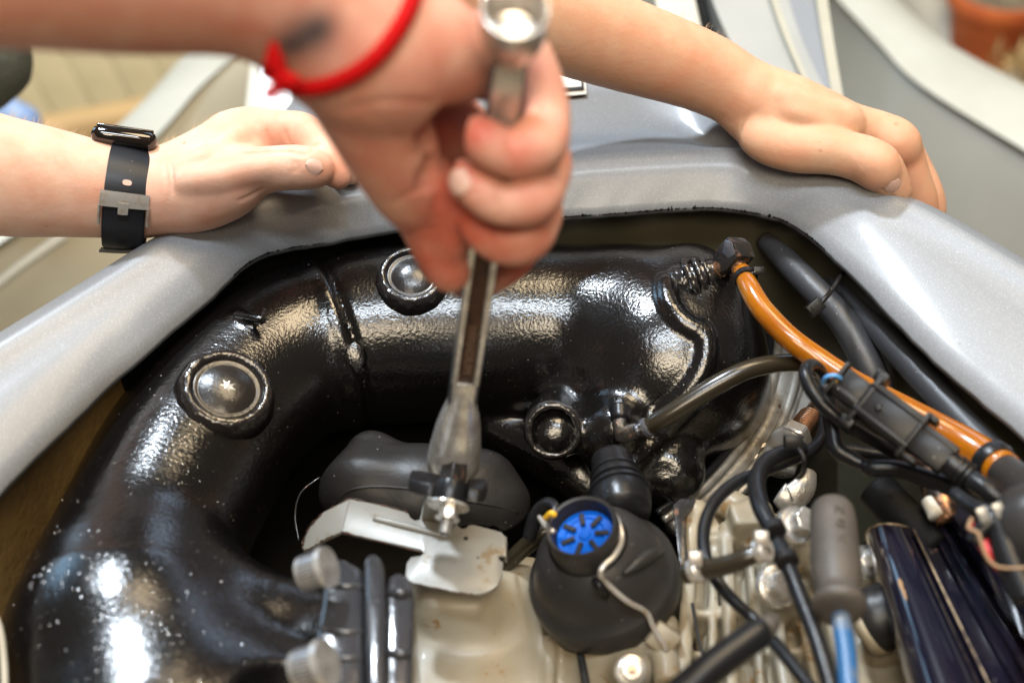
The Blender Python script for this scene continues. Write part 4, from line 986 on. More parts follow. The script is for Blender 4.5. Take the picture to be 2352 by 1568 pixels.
v, fc = lathe([(20 * k0, 0), (32 * k0, .001), (40 * k0, .006), (52 * k0, .013), (58 * k0, .020), (59 * k0, .030), (57 * k0, .0325), (52 * k0, .0328), (47 * k0, .031), (45 * k0, .016), (20 * k0, .014), (1 * k0, .0138)], tb, a2, 40, capt=False); mesh_obj('socket', v, fc, M['shine'], wr, sharp=60)

# ================================================================== ENGINE, BREATHER, CLAMP, IGNITION PARTS
eng = empty('engine_block', 'stained cream painted engine casing at the bottom centre', 'engine', ZP(1100, 1500, -.15))
def e5(u, v, z, r): d = zd(v, z); return (*Q(u, v, d), m_of(r, d))
lo = np.array(ZP(560, 1900, -.12)); hi = np.array(ZP(2200, 1180, .0)); lo2 = np.minimum(lo, hi) - .02; hi2 = np.maximum(lo, hi) + .02
lo2[2] = -.13; hi2[2] = .02; lo2[0] = ZP(800, 1400, -.05).x; hi2[0] = ZP(2330, 1500, -.05).x; hi2[1] = ZP(1500, 1120, -.05).y
def boxuv(f, u0, v0, u1, v1, zt, dp, rnd):
    a, b, c = ZP(u0, v0, zt), ZP(u1, v0, zt), ZP(u0, v1, zt)
    f.box(((a.x + b.x) / 2, (a.y + c.y) / 2, zt - dp), ((b.x - a.x) / 2, (a.y - c.y) / 2, dp), rnd, .004)
s = SDF(lo2, hi2, .0018)
# left casing
boxuv(s, 935, 1292, 1262, 1900, -.046, .07, .012)
s.chain([e5(960, 1380, -.045, 60), e5(1080, 1400, -.045, 55), e5(1210, 1340, -.05, 50)], .02)
s.chain([e5(1000, 1390, -.036, 45), e5(1090, 1390, -.036, 48)], .008)
boxuv(s, 1240, 1380, 1420, 1900, -.052, .06, .008)
s.chain([e5(1262, 1470, -.048, 14), e5(1258, 1640, -.048, 16)], .004)
# breather seat
s.chain([e5(1420, 1470, -.05, 120), e5(1430, 1540, -.055, 120)], .012)
s.chain([e5(1520, 1440, -.032, 40), e5(1535, 1530, -.036, 34)], .008)
s.chain([e5(1450, 1540, -.036, 48), e5(1450, 1545, -.034, 48)], .006)
V, Fc = s.mesh(2); mesh_obj('casing', V, Fc, M['engine'], eng)
s2 = SDF(lo2, hi2, .0018)
boxuv(s2, 1565, 1170, 1930, 1900, -.040, .07, .008)
def ribbox(f, p, q, w, h, rnd=.0018, k=.002):
    a, b = ZP(*p), ZP(*q); d = (b - a); L_ = d.length; d.normalize(); sx = d.cross(Vector((0, 0, 1))).normalized(); nz = sx.cross(d)
    f.box((a + b) / 2 - nz * h, (L_ / 2, w, h), rnd, k, 'u', (d, sx, nz))
for u0, u1, z_, w_ in ((1592, 1560, -.024, .0035), (1640, 1636, -.028, .0022), (1668, 1690, -.024, .0032), (1716, 1762, -.028, .0022), (1748, 1830, -.023, .0036), (1800, 1900, -.028, .0024), (1850, 1985, -.026, .0030)):
    ribbox(s2, (u0, 1192, z_), (u1, 1700, z_ - .004), w_, .012)
for v_, z_ in ((1232, -.026), (1292, -.031), (1405, -.030), (1500, -.033)):
    ribbox(s2, (1580, v_, z_), (1900, v_ - 12, z_), .0022, .010)
ribbox(s2, (1680, 1178, -.014), (1748, 1172, -.014), .0075, .012)
for u, v_, z, r in ((1600, 1180, -.026, 34), (1680, 1160, -.028, 36), (1735, 1180, -.024, 42), (1830, 1260, -.024, 46), (1800, 1370, -.022, 54), (1990, 1330, -.04, 40)):
    s2.chain([e5(u, v_, z, r), e5(u, v_ + 26, z - .02, r * 1.15)], .006)
s2.box(ZP(2050, 1580, -.075), (.042, .050, .030), .006, .004)
s2.chain([e5(1990, 1478, -.042, 18), e5(2230, 1480, -.042, 18)], .004)
s2.chain([e5(2000, 1440, -.05, 60), e5(2030, 1500, -.055, 60)], .008)
V, Fc = s2.mesh(2); mesh_obj('finned_cover', V, Fc, M['engine'], eng)
v, fc = tube([(1590, 1385, zd(1385, -.020), 4), (1608, 1480, zd(1480, -.022), 4), (1640, 1568, zd(1568, -.024), 4)], 6); mesh_obj('casting_seam', v, fc, M['slot'], eng)
v, fc = tube([(1333, 1500, zd(1500, -.038), 9), (1345, 1568, zd(1568, -.038), 10), (1350, 1620, zd(1620, -.038), 10)], 8); mesh_obj('gasket_seam', v, fc, M['slot'], eng)
def bolt(u, v_, z, r, ax, label, hexr=None, m=M['chrome'], star=True):
    c = ZP(u, v_, z); ax = Vector(ax).normalized()
    b = empty('flange_bolt', label, 'bolt', c, 'shiny bolts on the cream engine cover')
    vv, fc = lathe([(r, -.003), (r * 1.04, .0), (r * .95, .0018), (r * .7, .0026)], c, ax, 32); mesh_obj('flange', vv, fc, M['chrome'], b, sharp=40)
    hr = r * .66; x, y, a = frame(ax); n = 24
    poly = [c + a * .0012 + (x * math.cos(6.283 * k / n) + y * math.sin(6.283 * k / n)) * hr * (1 + (.10 * math.cos(6 * 6.283 * k / n) if star else 0)) for k in range(n)]
    vv, fc = prism(poly, a * r * .95, .0006, 1); mesh_obj('head', vv, fc, m, b, sharp=35)
    if not star:
        vv, fc = hexprism(c + a * (.0012 + r * .93), a, hr * .5, .0005, 0); mesh_obj('hex_socket', vv, fc, M['worn'], b, smooth=False)
bolt(1826, 1205, .0, .0095, (.45, -.35, .8), 'shiny star headed bolt left of the grey spark plug boot top')
bolt(1786, 1345, .002, .0100, (.25, -.5, .8), 'shiny bolt half hidden by the hose left of the grey boot')
bolt(1992, 1288, -.018, .0080, (.5, -.3, .8), 'small shiny bolt right of the grey spark plug boot')
bolt(1448, 1540, -.012, .0072, (0, -.5, .85), 'silver socket bolt at the bottom edge under the breather', m=M['cast'], star=False)
# rusty tab behind the cover
v, fc = prism([ZP(u, v_, -.02) for u, v_ in ((1545, 1165), (1562, 1150), (1598, 1152), (1590, 1172), (1572, 1190), (1580, 1300), (1562, 1310))], (0, 0, .002), .0004)
mesh_obj('rusty_tab', v, fc, M['elbow'], label='rusty brown metal tab beside the black breather dome', cat='tab', sharp=30)

# breather: dome, neck, blue insert, bail
bt = empty('crankcase_breather', 'domed black breather with a bright blue slotted insert', 'breather', ZP(1425, 1400, -.05))
B0, B1 = Q(1402, 1366, .694), Q(1341, 1222, .655)
ba = (B1 - B0).normalized(); HS = (B1 - B0).length / .067
def hs(p): return [(r, h * HS) for r, h in p]
DV, DF = lathe(hs([(.0300, -.012), (.0345, -.010), (.0348, .004), (.0348, .007), (.0362, .008), (.0368, .012), (.0364, .022), (.0350, .0250), (.0330, .0265), (.0312, .034), (.0280, .044), (.0236, .052), (.0202, .0555), (.0188, .0568)]), B0, ba, 64, capt=False); mesh_obj('dome', DV, DF, M['cap'], bt, sharp=45)
dbv = bvh_of(DV, DF)
v, fc = lathe(hs([(.0194, .050), (.0178, .057), (.0172, .066), (.0170, .0725), (.0162, .0738), (.0149, .0732), (.0143, .068), (.0140, .062)]), B0, ba, 48, capt=False, capb=False); mesh_obj('neck', v, fc, M['cap'], bt, sharp=60)
v, fc = lathe(hs([(.0145, .060), (.0140, .0635), (.0131, .0648), (.0095, .0650), (.0088, .0640), (.0030, .0640), (.0024, .0654), (.0003, .0656)]), B0, ba, 48); ins = mesh_obj('blue_insert', v, fc, M['blue'], bt, sharp=40)
bx_, by_, _ = frame(ba)
for k in range(7):
    t = math.radians(12 + 360 / 7 * k); rd = bx_ * math.cos(t) + by_ * math.sin(t); tg = ba.cross(rd)
    c = B0 + ba * (.0655 * HS) + rd * .0082; v, fc = box(c, rd, tg, ba, .0032, .0011, .0008, .0002); mesh_obj('slot', v, fc, M['slot'], ins, sharp=30)
def on_dome(uv, lift):
    out = []
    for u, v_ in uv:
        p, n_ = seen(dbv, u, v_)
        out.append(tuple(p + n_ * lift) if p is not None else tuple(Q(u, v_, .668)))
    return out
P = spline(on_dome([(1430, 1318), (1458, 1296), (1490, 1276), (1520, 1264)], .0008), 6); v, fc = sweep(P, [.0012 + .0020 * math.sin(math.pi * k / (len(P) - 1)) for k in range(len(P))], 12); mesh_obj('moulded_rib', v, fc, M['cap'], bt)
rim = [tuple(Q(*q)) for q in ((1366, 1158, .668), (1398, 1168, .662), (1422, 1202, .654), (1428, 1240, .648), (1412, 1275, .641), (1386, 1300, .637), (1380, 1318, .637))]
P = spline(rim + on_dome([(1394, 1338), (1432, 1370), (1480, 1408)], .0042) + [tuple(Q(1502, 1442, .655)), tuple(Q(1532, 1494, .655))], 6)
v, fc = sweep(P, [.00135] * len(P), 10); mesh_obj('wire_bail', v, fc, M['shine'], bt)
P = spline(on_dome([(1340, 1306), (1368, 1332), (1392, 1366)], .001), 5); v, fc = sweep(P, [.0018] * len(P), 10); mesh_obj('bail_stop', v, fc, M['hose_black'], bt)
v, fc = tube([(1238, 1186, .668, 5), (1252, 1204, .662, 7), (1272, 1222, .656, 7)], 10); mesh_obj('bail_prong', v, fc, M['shine'], bt)
c = Q(1520, 1462, .664); v, fc = box(c, (RT * .8 - UP * .6).normalized(), (UP * .8 + RT * .6).normalized(), FW, .0065, .0060, .008, .0012); mesh_obj('bail_lug', v, fc, M['engine'], bt, sharp=30)
v, fc = tube([(1455, 1470, .672, 24), (1520, 1500, .662, 32), (1536, 1570, .65, 34)], 14); mesh_obj('bail_post', v, fc, M['engine'], bt)
# hose neck between muffler and breather
nk = empty('hose_neck', 'short ribbed black rubber neck between the muffler and the domed breather', 'hose', ZP(1415, 1120, -.04))
na, nb = Q(1405, 1058, .722), Q(1432, 1180, .690)
v, fc = sweep(spline([tuple(na + (nb - na) * t) + (r,) for t, r in ((0, .0108), (.25, .0112), (.4, .0128), (.5, .0128), (.62, .0148), (.8, .0150), (1, .0135))], 6)[:, :3], spline([(r,) * 2 for r in (.0108, .0112, .0128, .0128, .0148, .0150, .0135)], 6)[:, 0], 32); mesh_obj('neck_hose', v, fc, M['hose_black'], nk)
for t, r in ((.3, .0122), (.48, .0136), (.66, .0158)): ring_at('neck_ring', na + (nb - na) * t, nb - na, r - .001, .0014, M['hose_black'], nk, .0026)
hose('spring_hose', [(1150, 1310, .71, 18), (1195, 1265, .705, 20), (1240, 1228, .70, 21), (1290, 1200, .70, 20)], M['smoke'], 'brown hose stub peeking out left of the domed breather', 'hose', 14)
hose('spring_hose', [(1215, 1235, .69, 16), (1232, 1185, .688, 18), (1255, 1158, .684, 16), (1275, 1165, .678, 12), (1268, 1200, .672, 10)], M['hose_black'], 'short black sleeve hooked beside the blue breather insert', 'sleeve', 14)
hose('wire', [(1252, 1190, .66, 6), (1266, 1178, .655, 7), (1276, 1184, .655, 6)], M['yellow'], 'bit of yellow wire beside the blue breather insert', 'wire', 8)

# black clamp assembly with knurled bolts (bottom left of centre)
cl = empty('exhaust_clamp', 'blurred glossy black bolted clamp at the bottom centre left', 'clamp', ZP(830, 1500, -.08))
def slab(name, uv, z, h, bev, m=M['clamp'], par=cl):
    v, fc = prism([ZP(u, v_, z) - Vector((0, 0, h)) for u, v_ in uv], (0, 0, h), bev, 3); return mesh_obj(name, v, fc, m, par, sharp=60)
slab('clamp_half', [(742, 1272), (790, 1278), (835, 1300), (838, 1640), (715, 1660), (722, 1450), (735, 1380)], .030, .075, .004)
slab('flange_leaf', [(835, 1278), (856, 1264), (878, 1280), (884, 1350), (885, 1660), (845, 1660)], .036, .08, .003)
slab('clamp_half', [(892, 1318), (918, 1308), (946, 1330), (952, 1370), (946, 1580), (930, 1640), (880, 1640), (884, 1360)], .028, .075, .004)
for vv_ in (1335, 1440, 1500):
    v, fc = tube([(738, vv_, zd(vv_, .030), 9), (790, vv_ + 10, zd(vv_, .0315), 11), (832, vv_ + 12, zd(vv_, .030), 9)], 10); mesh_obj('clamp_rib', v, fc, M['clamp'], cl)
for vv_ in (1360, 1500):
    v, fc = tube([(893, vv_, zd(vv_, .028), 9), (920, vv_, zd(vv_, .0295), 12), (944, vv_ + 4, zd(vv_, .028), 9)], 10); mesh_obj('clamp_rib', v, fc, M['clamp'], cl)
def capbolt(u, v_, d, r, label):
    a = Q(u, v_, d); ax = (Q(u - 90, v_ + 28, d + .006) - a).normalized()
    b = empty('cap_screw', label, 'bolt', a, 'knurled socket head bolts on the exhaust clamp')
    vv, fc = lathe([(r, 0), (r, r * 1.15), (r * .95, r * 1.28), (r * .6, r * 1.28), (r * .55, r * .8), (r * .01, r * .78)], a, ax, 36, capt=False); mesh_obj('head', vv, fc, M['chrome'], b, sharp=50)
    x, y, z = frame(ax)
    for k in range(30):
        t = 6.283 * k / 30; e = x * math.cos(t) + y * math.sin(t); c = a + e * r + z * r * .55
        v2, f2 = box(c, e, z.cross(e), z, r * .03, r * .045, r * .5, .0001); mesh_obj('knurl', v2, f2, M['chrome_side'], b, smooth=False)
    vv, fc = lathe([(r * 1.12, -.003), (r * 1.15, -.0005), (r * 1.05, .0005)], a, ax, 36); mesh_obj('washer', vv, fc, M['chrome'], b, sharp=40)
capbolt(742, 1304, .600, .0078, 'upper shiny knurled bolt head on the left of the black clamp')
capbolt(738, 1524, .555, .0084, 'lower shiny knurled bolt head at the bottom edge on the black clamp')

# spark plug boot and blue lead
pb = empty('spark_plug_boot', 'dusty grey rubber spark plug boot over the cream cover', 'spark plug boot', Q(1925, 1400, .61))
T0, T1 = Q(1911, 1162, .640), Q(1928, 1405, .590); ta = (T1 - T0).normalized(); tl = (T1 - T0).length
kk = m_of(1, .615)
v, fc = lathe([(r * kk, t * tl) for r, t in ((2, 0), (30, .003), (46, .02), (52, .06), (55, .18), (56, .38), (58, .52), (57, .66), (50, .80), (47, .86), (55, .89), (60, .92), (61, .955), (54, .985), (30, 1.0), (3, 1.0))], T0, ta, 48); boot = mesh_obj('boot_body', v, fc, M['boot'], pb, sharp=60)
tx = (RT - ta * ta.dot(RT)).normalized(); tn = tx.cross(ta)
if tn.dot(FW) > 0: tn = -tn
for k, ch in enumerate('NGK'):
    tv, tf = text_mesh(ch, .0062, .0009); c = T0 + ta * (tl * (.20 + .145 * k)) + tx * .0012 + tn * 55.5 * kk
    mesh_obj('embossed_letter', [c - ta * p.y + tx * p.x + tn * (p.z - (p.x + .0012) ** 2 / (2 * 55 * kk)) for p in tv], tf, M['boot'], boot, smooth=False)
hose('ignition_lead', [(1926, 1380, .598, 22), (1934, 1440, .588, 23), (1944, 1510, .577, 24), (1954, 1640, .558, 25)], M['bluewire'], 'faded blue ignition lead running down from the grey boot', 'ignition lead', 18)
# bottom black tube
bt2 = empty('black_tube', 'thick black tube with a pale blurred tip pointing up right at the bottom edge', 'tube', Q(1640, 1530, .57))
v, fc = tube([(1500, 1655, .555, 42), (1620, 1545, .565, 40), (1730, 1462, .575, 37), (1748, 1450, .577, 34)], 24, 6); mesh_obj('tube_body', v, fc, M['hose_black'], bt2)
v, fc = tube([(1742, 1454, .577, 31), (1765, 1436, .579, 27), (1782, 1422, .581, 14), (1786, 1412, .582, 4)], 18); mesh_obj('tube_tip', v, fc, M['boot'], bt2)

# ignition coil box
co = empty('ignition_coil', 'glossy violet black metal case slanting down the lower right corner', 'ignition coil', ZP(2200, 1500, -.05))
prof = [((1985, 1262, -.030), (2150, 1780, -.03)), ((1986, 1238, -.012), (2135, 1765, -.01)), ((1990, 1224, -.004), (2145, 1750, .002)), ((1998, 1214, .002), (2165, 1738, .010)), ((2018, 1205, .007), (2205, 1725, .016)), ((2034, 1203, .0085), (2232, 1718, .0175)), ((2050, 1204, .009), (2260, 1715, .018)), ((2066, 1206, .008), (2285, 1714, .017)), ((2078, 1209, .006), (2305, 1715, .015)), ((2088, 1213, .001), (2328, 1716, .009)), ((2091, 1213, .0), (2332, 1716, .008)),
        ((2096, 1210, .003), (2341, 1713, .012)), ((2104, 1205, .003), (2354, 1704, .012)), ((2106, 1205, -.001), (2357, 1704, .007)), ((2118, 1197, -.001), (2380, 1690, .007)), ((2119, 1196, -.004), (2382, 1690, .003)), ((2124, 1193, -.004), (2391, 1684, .003)), ((2125, 1192, -.001), (2393, 1683, .007)), ((2140, 1183, -.001), (2421, 1665, .007)), ((2142, 1181, .003), (2424, 1662, .012)), ((2150, 1176, .003), (2440, 1652, .012)), ((2153, 1173, -.004), (2445, 1648, .004)), ((2156, 1166, -.004), (2450, 1638, .004)), ((2158, 1156, .008), (2454, 1625, .016)), ((2164, 1146, .012), (2470, 1600, .020)), ((2192, 1134, .012), (2540, 1560, .020)), ((2206, 1140, .008), (2565, 1560, .016)), ((2212, 1152, -.004), (2575, 1570, .0)), ((2216, 1176, -.03), (2580, 1590, -.03))]
A = [ZP(*a) for a, b in prof]; Bq = [ZP(*b) for a, b in prof]; n = len(prof); K = 14; V = []
for k in range(K + 1):
    t = k / K; V += [A[i] * (1 - t) + Bq[i] * t for i in range(n)]
Fc = [[k * n + i, (k + 1) * n + i, (k + 1) * n + i + 1, k * n + i + 1] for k in range(K) for i in range(n - 1)]
Fc.append(list(range(n)))
mesh_obj('case', V, Fc, M['coil'], co, sharp=35)
def on_case(uA, t, lift=.0):
    i = min(range(n), key=lambda j: abs(prof[j][0][0] - uA)); return A[i] * (1 - t) + Bq[i] * t + Vector((0, 0, lift))
P = [A[i] + Vector((0, 0, .0003)) for i in range(1, 10)]; v, fc = sweep(P, [.0005] * len(P), 8); mesh_obj('worn_edge', v, fc, M['worn'], co)
v, fc = sweep([A[11] * (1 - t) + Bq[11] * t for t in np.linspace(.01, 1, 12)], [.0005] * 12, 8); mesh_obj('seam_bead', v, fc, M['worn'], co)
c_ = (A[12] + A[19]) / 2 * .985 + (Bq[12] + Bq[19]) / 2 * .015; 
dx_ = (A[19] - A[12]); dl_ = dx_.length / 2; dx_.normalize(); dy_ = ((Bq[15] - A[15]) - dx_ * (Bq[15] - A[15]).dot(dx_)).normalized()
v, fc = box(c_ - Vector((0, 0, .0026)), dx_, dy_, dx_.cross(dy_), dl_ * .98, .0028, .0024, .0006); mesh_obj('recess_end', v, fc, M['coil'], co, sharp=30)
v, fc = box(c_ + dy_ * .0036 - Vector((0, 0, .0040)), dx_, dy_, dx_.cross(dy_), dl_ * .7, .0008, .0022, .0003); mesh_obj('recess_lip', v, fc, M['worn'], co, sharp=30)
for t, r in ((.30, .0022), (.335, .0016), (.36, .0012)):
    p = A[4] * (1 - t) + Bq[4] * t; vv = [p + Vector((r * .5 * math.cos(a) * random.uniform(.7, 1.2), r * 1.5 * math.sin(a) * random.uniform(.8, 1.1), .0006)) for a in np.linspace(0, 6.283, 10, endpoint=False)]
    v, fc = prism(vv, (0, 0, .0004)); mesh_obj('paint_chip', v, fc, M['tan'], co, smooth=False)
# rubber stopper
rs = empty('rubber_stopper', 'round black rubber stopper in a cream socket left of the violet case', 'stopper', Q(2040, 1420, .62))
a, b = Q(2005, 1425, .672), Q(2120, 1372, .660)
v, fc = lathe([(.0165, -.004), (.017, -.001), (.0168, .001)], a, b - a, 40); mesh_obj('socket_ring', v, fc, M['engine'], rs)
v, fc = lathe([(.0155, 0), (.0158, .002), (.0155, .0085), (.0140, .010), (.0138, .014), (.0128, .0165), (.012, .03)], a, b - a, 40); mesh_obj('stopper_body', v, fc, M['rubber'], rs, sharp=50)
# wiring clutter right edge
hose('cable', [(2235, 1245, .60, 20), (2260, 1210, .60, 22), (2290, 1200, .60, 30), (2320, 1290, .59, 34), (2360, 1380, .58, 36)], M['hose_black'], 'black sleeved cable bunch at the right edge above the red wire', 'cable', 12)
hose('wire', [(2240, 1205, .605, 16), (2262, 1250, .60, 17), (2300, 1300, .595, 17), (2345, 1345, .59, 18), (2400, 1390, .585, 18)], M['redwire'], 'thick red wire along the violet case at the right edge', 'wire', 12)
hose('wire', [(2232, 1190, .595, 5), (2225, 1212, .592, 5), (2246, 1224, .590, 5), (2256, 1252, .588, 5), (2275, 1290, .585, 5), (2310, 1304, .583, 4), (2400, 1300, .58, 4)], M['tan'], 'thin tan wire crossing the red wire at the right edge', 'wire', 10)
hose('wire', [(2190, 1130, .63, 16), (2230, 1160, .62, 18), (2280, 1180, .61, 18), (2400, 1240, .60, 20)], M['hose_black'], 'black wire bunch over the top of the violet case', 'wire', 10)
for u, v_, lb in ((2258, 1182, 'left of two pale terminal tags by the right edge'), (2294, 1172, 'right of two pale terminal tags by the right edge')):
    v, fc = box(Q(u, v_, .595), (RT * .9 + UP * .4).normalized(), (UP * .9 - RT * .4).normalized(), FW, .0022, .0034, .001, .0004); mesh_obj('terminal_tag', v, fc, M['cast'], label=lb, cat='terminal', sharp=30)
v, fc = tube([(2010, 1120, .70, 44), (2070, 1180, .69, 46), (2150, 1260, .68, 46)], 20); mesh_obj('starter_body', v, fc, M['dark'], label='dark rounded starter motor housing behind the grey spark plug boot', cat='motor')
v, fc = tube([(2120, 1030, .70, 34), (2145, 1100, .69, 36), (2165, 1160, .68, 34), (2180, 1200, .675, 30)], 18); mesh_obj('pipe', v, fc, M['copper'], label='brownish pipe disappearing behind the violet case', cat='pipe')
v, fc = tube([(2132, 1150, .680, 17), (2150, 1185, .672, 18)], 16); mesh_obj('pale_plug', v, fc, M['sticker'], label='pale plastic plug behind the top of the violet case', cat='plug')
hose('pale_cable', [(-30, 1380, .62, 7), (-2, 1440, .615, 8), (9, 1520, .61, 8), (12, 1620, .6, 8)], M['pale'], 'pale braided cable in the lower left corner', 'cable', 12)

# ================================================================== PEOPLE: three bare forearms and hands
def person(chains, label, skin, h=.0011, creases=(), redness=(), ink=(), smooth=2, dents=(), ridges=()):
    allr = [r for ch, k, *fl_ in chains for r in rows_of(ch)]
    lo, hi = bounds(allr, .012); s = SDF(lo, hi, h)
    for ch, k, *fl_ in chains:
        s.chain([tuple(x) for x in spline(rows_of(ch), 4)] if len(ch) > 2 else rows_of(ch), k, 'u', (FW, fl_[0]) if fl_ else None)
    for (u, v, d, rpx, k) in dents:
        s.ell(Q(u, v, d), (m_of(rpx, d),) * 3, k, 's')
    V, Fc = s.mesh(smooth); bv = bvh_of(V, Fc)
    for (pts, wpx, sink) in ridges:          # tendons, veins and knuckles lifted under the skin
        row = []
        for u, v in spline(pts, 4):
            p, n_ = seen(bv, u, v)
            if p is None or (row and (p - Vector(row[-1][:3])).length > .014): continue
            r = m_of(wpx, (p - CAMP).length); row.append((*(p - n_ * (r * sink)), r))
        if len(row) > 1: s.chain(row, .007)
    for (pts, wpx, dep) in creases:          # skin folds: shallow lines pressed into the surface
        row = []
        P = spline(pts, 4)
        for u, v in P:
            p, n_ = seen(bv, u, v)
            if p is None: continue
            if row and (p - Vector(row[-1][:3])).length > .012: break
            r = m_of(wpx, (p - CAMP).length); row.append((*(p + n_ * (r - r * dep)), r))
        if len(row) > 1: s.chain(row, .0012, 's')
    V, Fc = s.mesh(smooth); bv = bvh_of(V, Fc)
    o = mesh_obj('person', V, Fc, skin, label=label, cat='person')
    fl = np.zeros(len(V)); ik = np.zeros(len(V))
    for (u, v, d, rpx, a) in redness:
        c = np.array(Q(u, v, d)); r = m_of(rpx, d); fl += a * np.exp(-((V - c) ** 2).sum(1) / (r * r))
    for (u, v, rpx, a) in ink:
        p, n_ = seen(bv, u, v)
        if p: ik += a * np.exp(-((V - np.array(p)) ** 2).sum(1) / (m_of(rpx, .48) ** 2))
    for nm, ar in (('redness', np.clip(fl, 0, 1)), ('ink', np.clip(ik, 0, 1))):
        at = o.data.attributes.new(nm, 'FLOAT', 'POINT'); at.data.foreach_set('value', ar.astype(np.float32))
    return o, bv
def nail(par, bv, u, v, tu, tv, L_, Wd_, lift=.0001):
    """nail plate on the skin at (u, v), growing towards (tu, tv)"""
    p, n_ = seen(bv, u, v)
    p2, n2 = seen(bv, tu, tv)
    if p is None: return
    dirv = (p2 - p) if p2 is not None else RT
    dirv = (dirv - n_ * dirv.dot(n_)).normalized(); sd = n_.cross(dirv)
    V, Fc = [], []; A, B = 15, 11
    for i in range(A):
        a = -1 + 2 * i / (A - 1)
        for j in range(B):
            b = -1 + 2 * j / (B - 1)
            w = max(0, 1 - abs(a) ** 3.2) ** (1 / 2.4) * .97 + .03
            V.append(p + dirv * (a * L_) + sd * (b * Wd_ * w) + n_ * (lift + .0007 - .0016 * b * b - .0006 * a * a))
    o = len(V); V += [q - n_ * .0007 for q in V]
    for i in range(A - 1):
        for j in range(B - 1):
            q = [i * B + j, i * B + j + 1, (i + 1) * B + j + 1, (i + 1) * B + j]; Fc.append(q); Fc.append([x + o for x in q[::-1]])
    return mesh_obj('fingernail', V, Fc, M['nail'], par)
def arm_hair(par, bv, u0, u1, v0, n, m):
    """fine hairs standing along the upper outline of a forearm"""
    V, Fc = [], []
    for k in range(n):
        u = random.uniform(u0, u1); v = v0; p = None
        while v < v0 + 260 and p is None:
            p, nn_ = seen(bv, u, v); v += 2
        if p is None: continue
        g = (UP * .75 + RT * random.gauss(.35, .3) + FW * random.gauss(0, .3) + nn_ * .3).normalized(); L_ = random.uniform(.002, .0055); w = .00006
        sd = g.cross(FW).normalized(); b = len(V); m2 = p + g * L_ * .55 + RT * .0004; e = p + g * L_ * .9 + RT * .0013
        V += [p - sd * w, p + sd * w, m2 + sd * w * .8, m2 - sd * w * .8, e]; Fc += [[b, b + 1, b + 2, b + 3], [b + 3, b + 2, b + 4]]
    if V: mesh_obj('arm_hair', V, Fc, m, par, kind='stuff')

# --- hand at the left, wearing the watch
A_ch = [
    ([(-190, 362, .735, 150), (0, 404, .755, 132), (120, 420, .765, 117), (230, 436, .772, 103), (330, 447, .778, 93), (400, 432, .780, 87)], .004),
    ([(390, 434, .780, 87), (460, 406, .783, 90), (520, 370, .785, 86), (556, 340, .787, 74)], .006, .8),
    ([(400, 455, .770, 62), (480, 436, .768, 60), (560, 406, .765, 50)], .012),
    ([(520, 410, .766, 54), (580, 395, .763, 44), (625, 388, .761, 37), (660, 385, .760, 36), (690, 385, .760, 35), (716, 386, .761, 31), (734, 390, .762, 23)], .006),
    ([(530, 322, .790, 62), (580, 303, .788, 47), (612, 303, .787, 42), (650, 307, .786, 41), (690, 310, .784, 42), (716, 325, .781, 38), (734, 348, .778, 34), (752, 364, .775, 34), (766, 386, .772, 29), (780, 408, .770, 20)], .005),
    ([(540, 320, .800, 50), (620, 300, .812, 38), (700, 312, .815, 38), (760, 352, .808, 31), (806, 400, .800, 24)], .004),
    ([(540, 330, .815, 50), (620, 325, .832, 36), (700, 345, .836, 34), (760, 395, .826, 28)], .004),
    ([(530, 350, .825, 46), (600, 360, .845, 32), (670, 390, .846, 30), (720, 420, .838, 24)], .004),
]
pa, pa_bv = person(A_ch, 'bare left forearm and hand wearing the black watch, pinching the hull rim', M['skin'],
    creases=[([(612, 300), (616, 320), (626, 346)], 3.2, .5), ([(655, 302), (660, 322), (664, 346)], 3.2, .55), ([(712, 352), (722, 338), (735, 330)], 3, .5), ([(672, 368), (675, 384), (672, 400)], 2, .45), ([(684, 370), (686, 384), (684, 398)], 1.8, .4),
        ([(556, 352), (580, 352), (612, 350), (660, 349), (700, 355)], 6, .7), ([(378, 372), (384, 410), (384, 450), (378, 500)], 1.8, .35), ([(392, 372), (398, 410), (397, 450)], 1.6, .3),
        ([(548, 462), (575, 450), (604, 434)], 5, .22)],
    ridges=[([(430, 372), (490, 338), (560, 296)], 14, .95), ([(420, 412), (480, 408), (540, 396), (610, 382)], 16, .95)],
    redness=[(640, 300, .775, 45, .45), (700, 310, .775, 50, .6), (775, 395, .765, 45, .75), (560, 275, .775, 50, .35), (730, 390, .752, 30, .35), (480, 470, .75, 70, .25), (560, 400, .75, 60, .2), (300, 500, .76, 140, .2)])
nail(pa, pa_bv, 722, 383, 742, 389, .0050, .0042)
arm_hair(pa, pa_bv, 20, 200, 230, 60, M['hair']); arm_hair(pa, pa_bv, 360, 500, 240, 50, M['hair'])

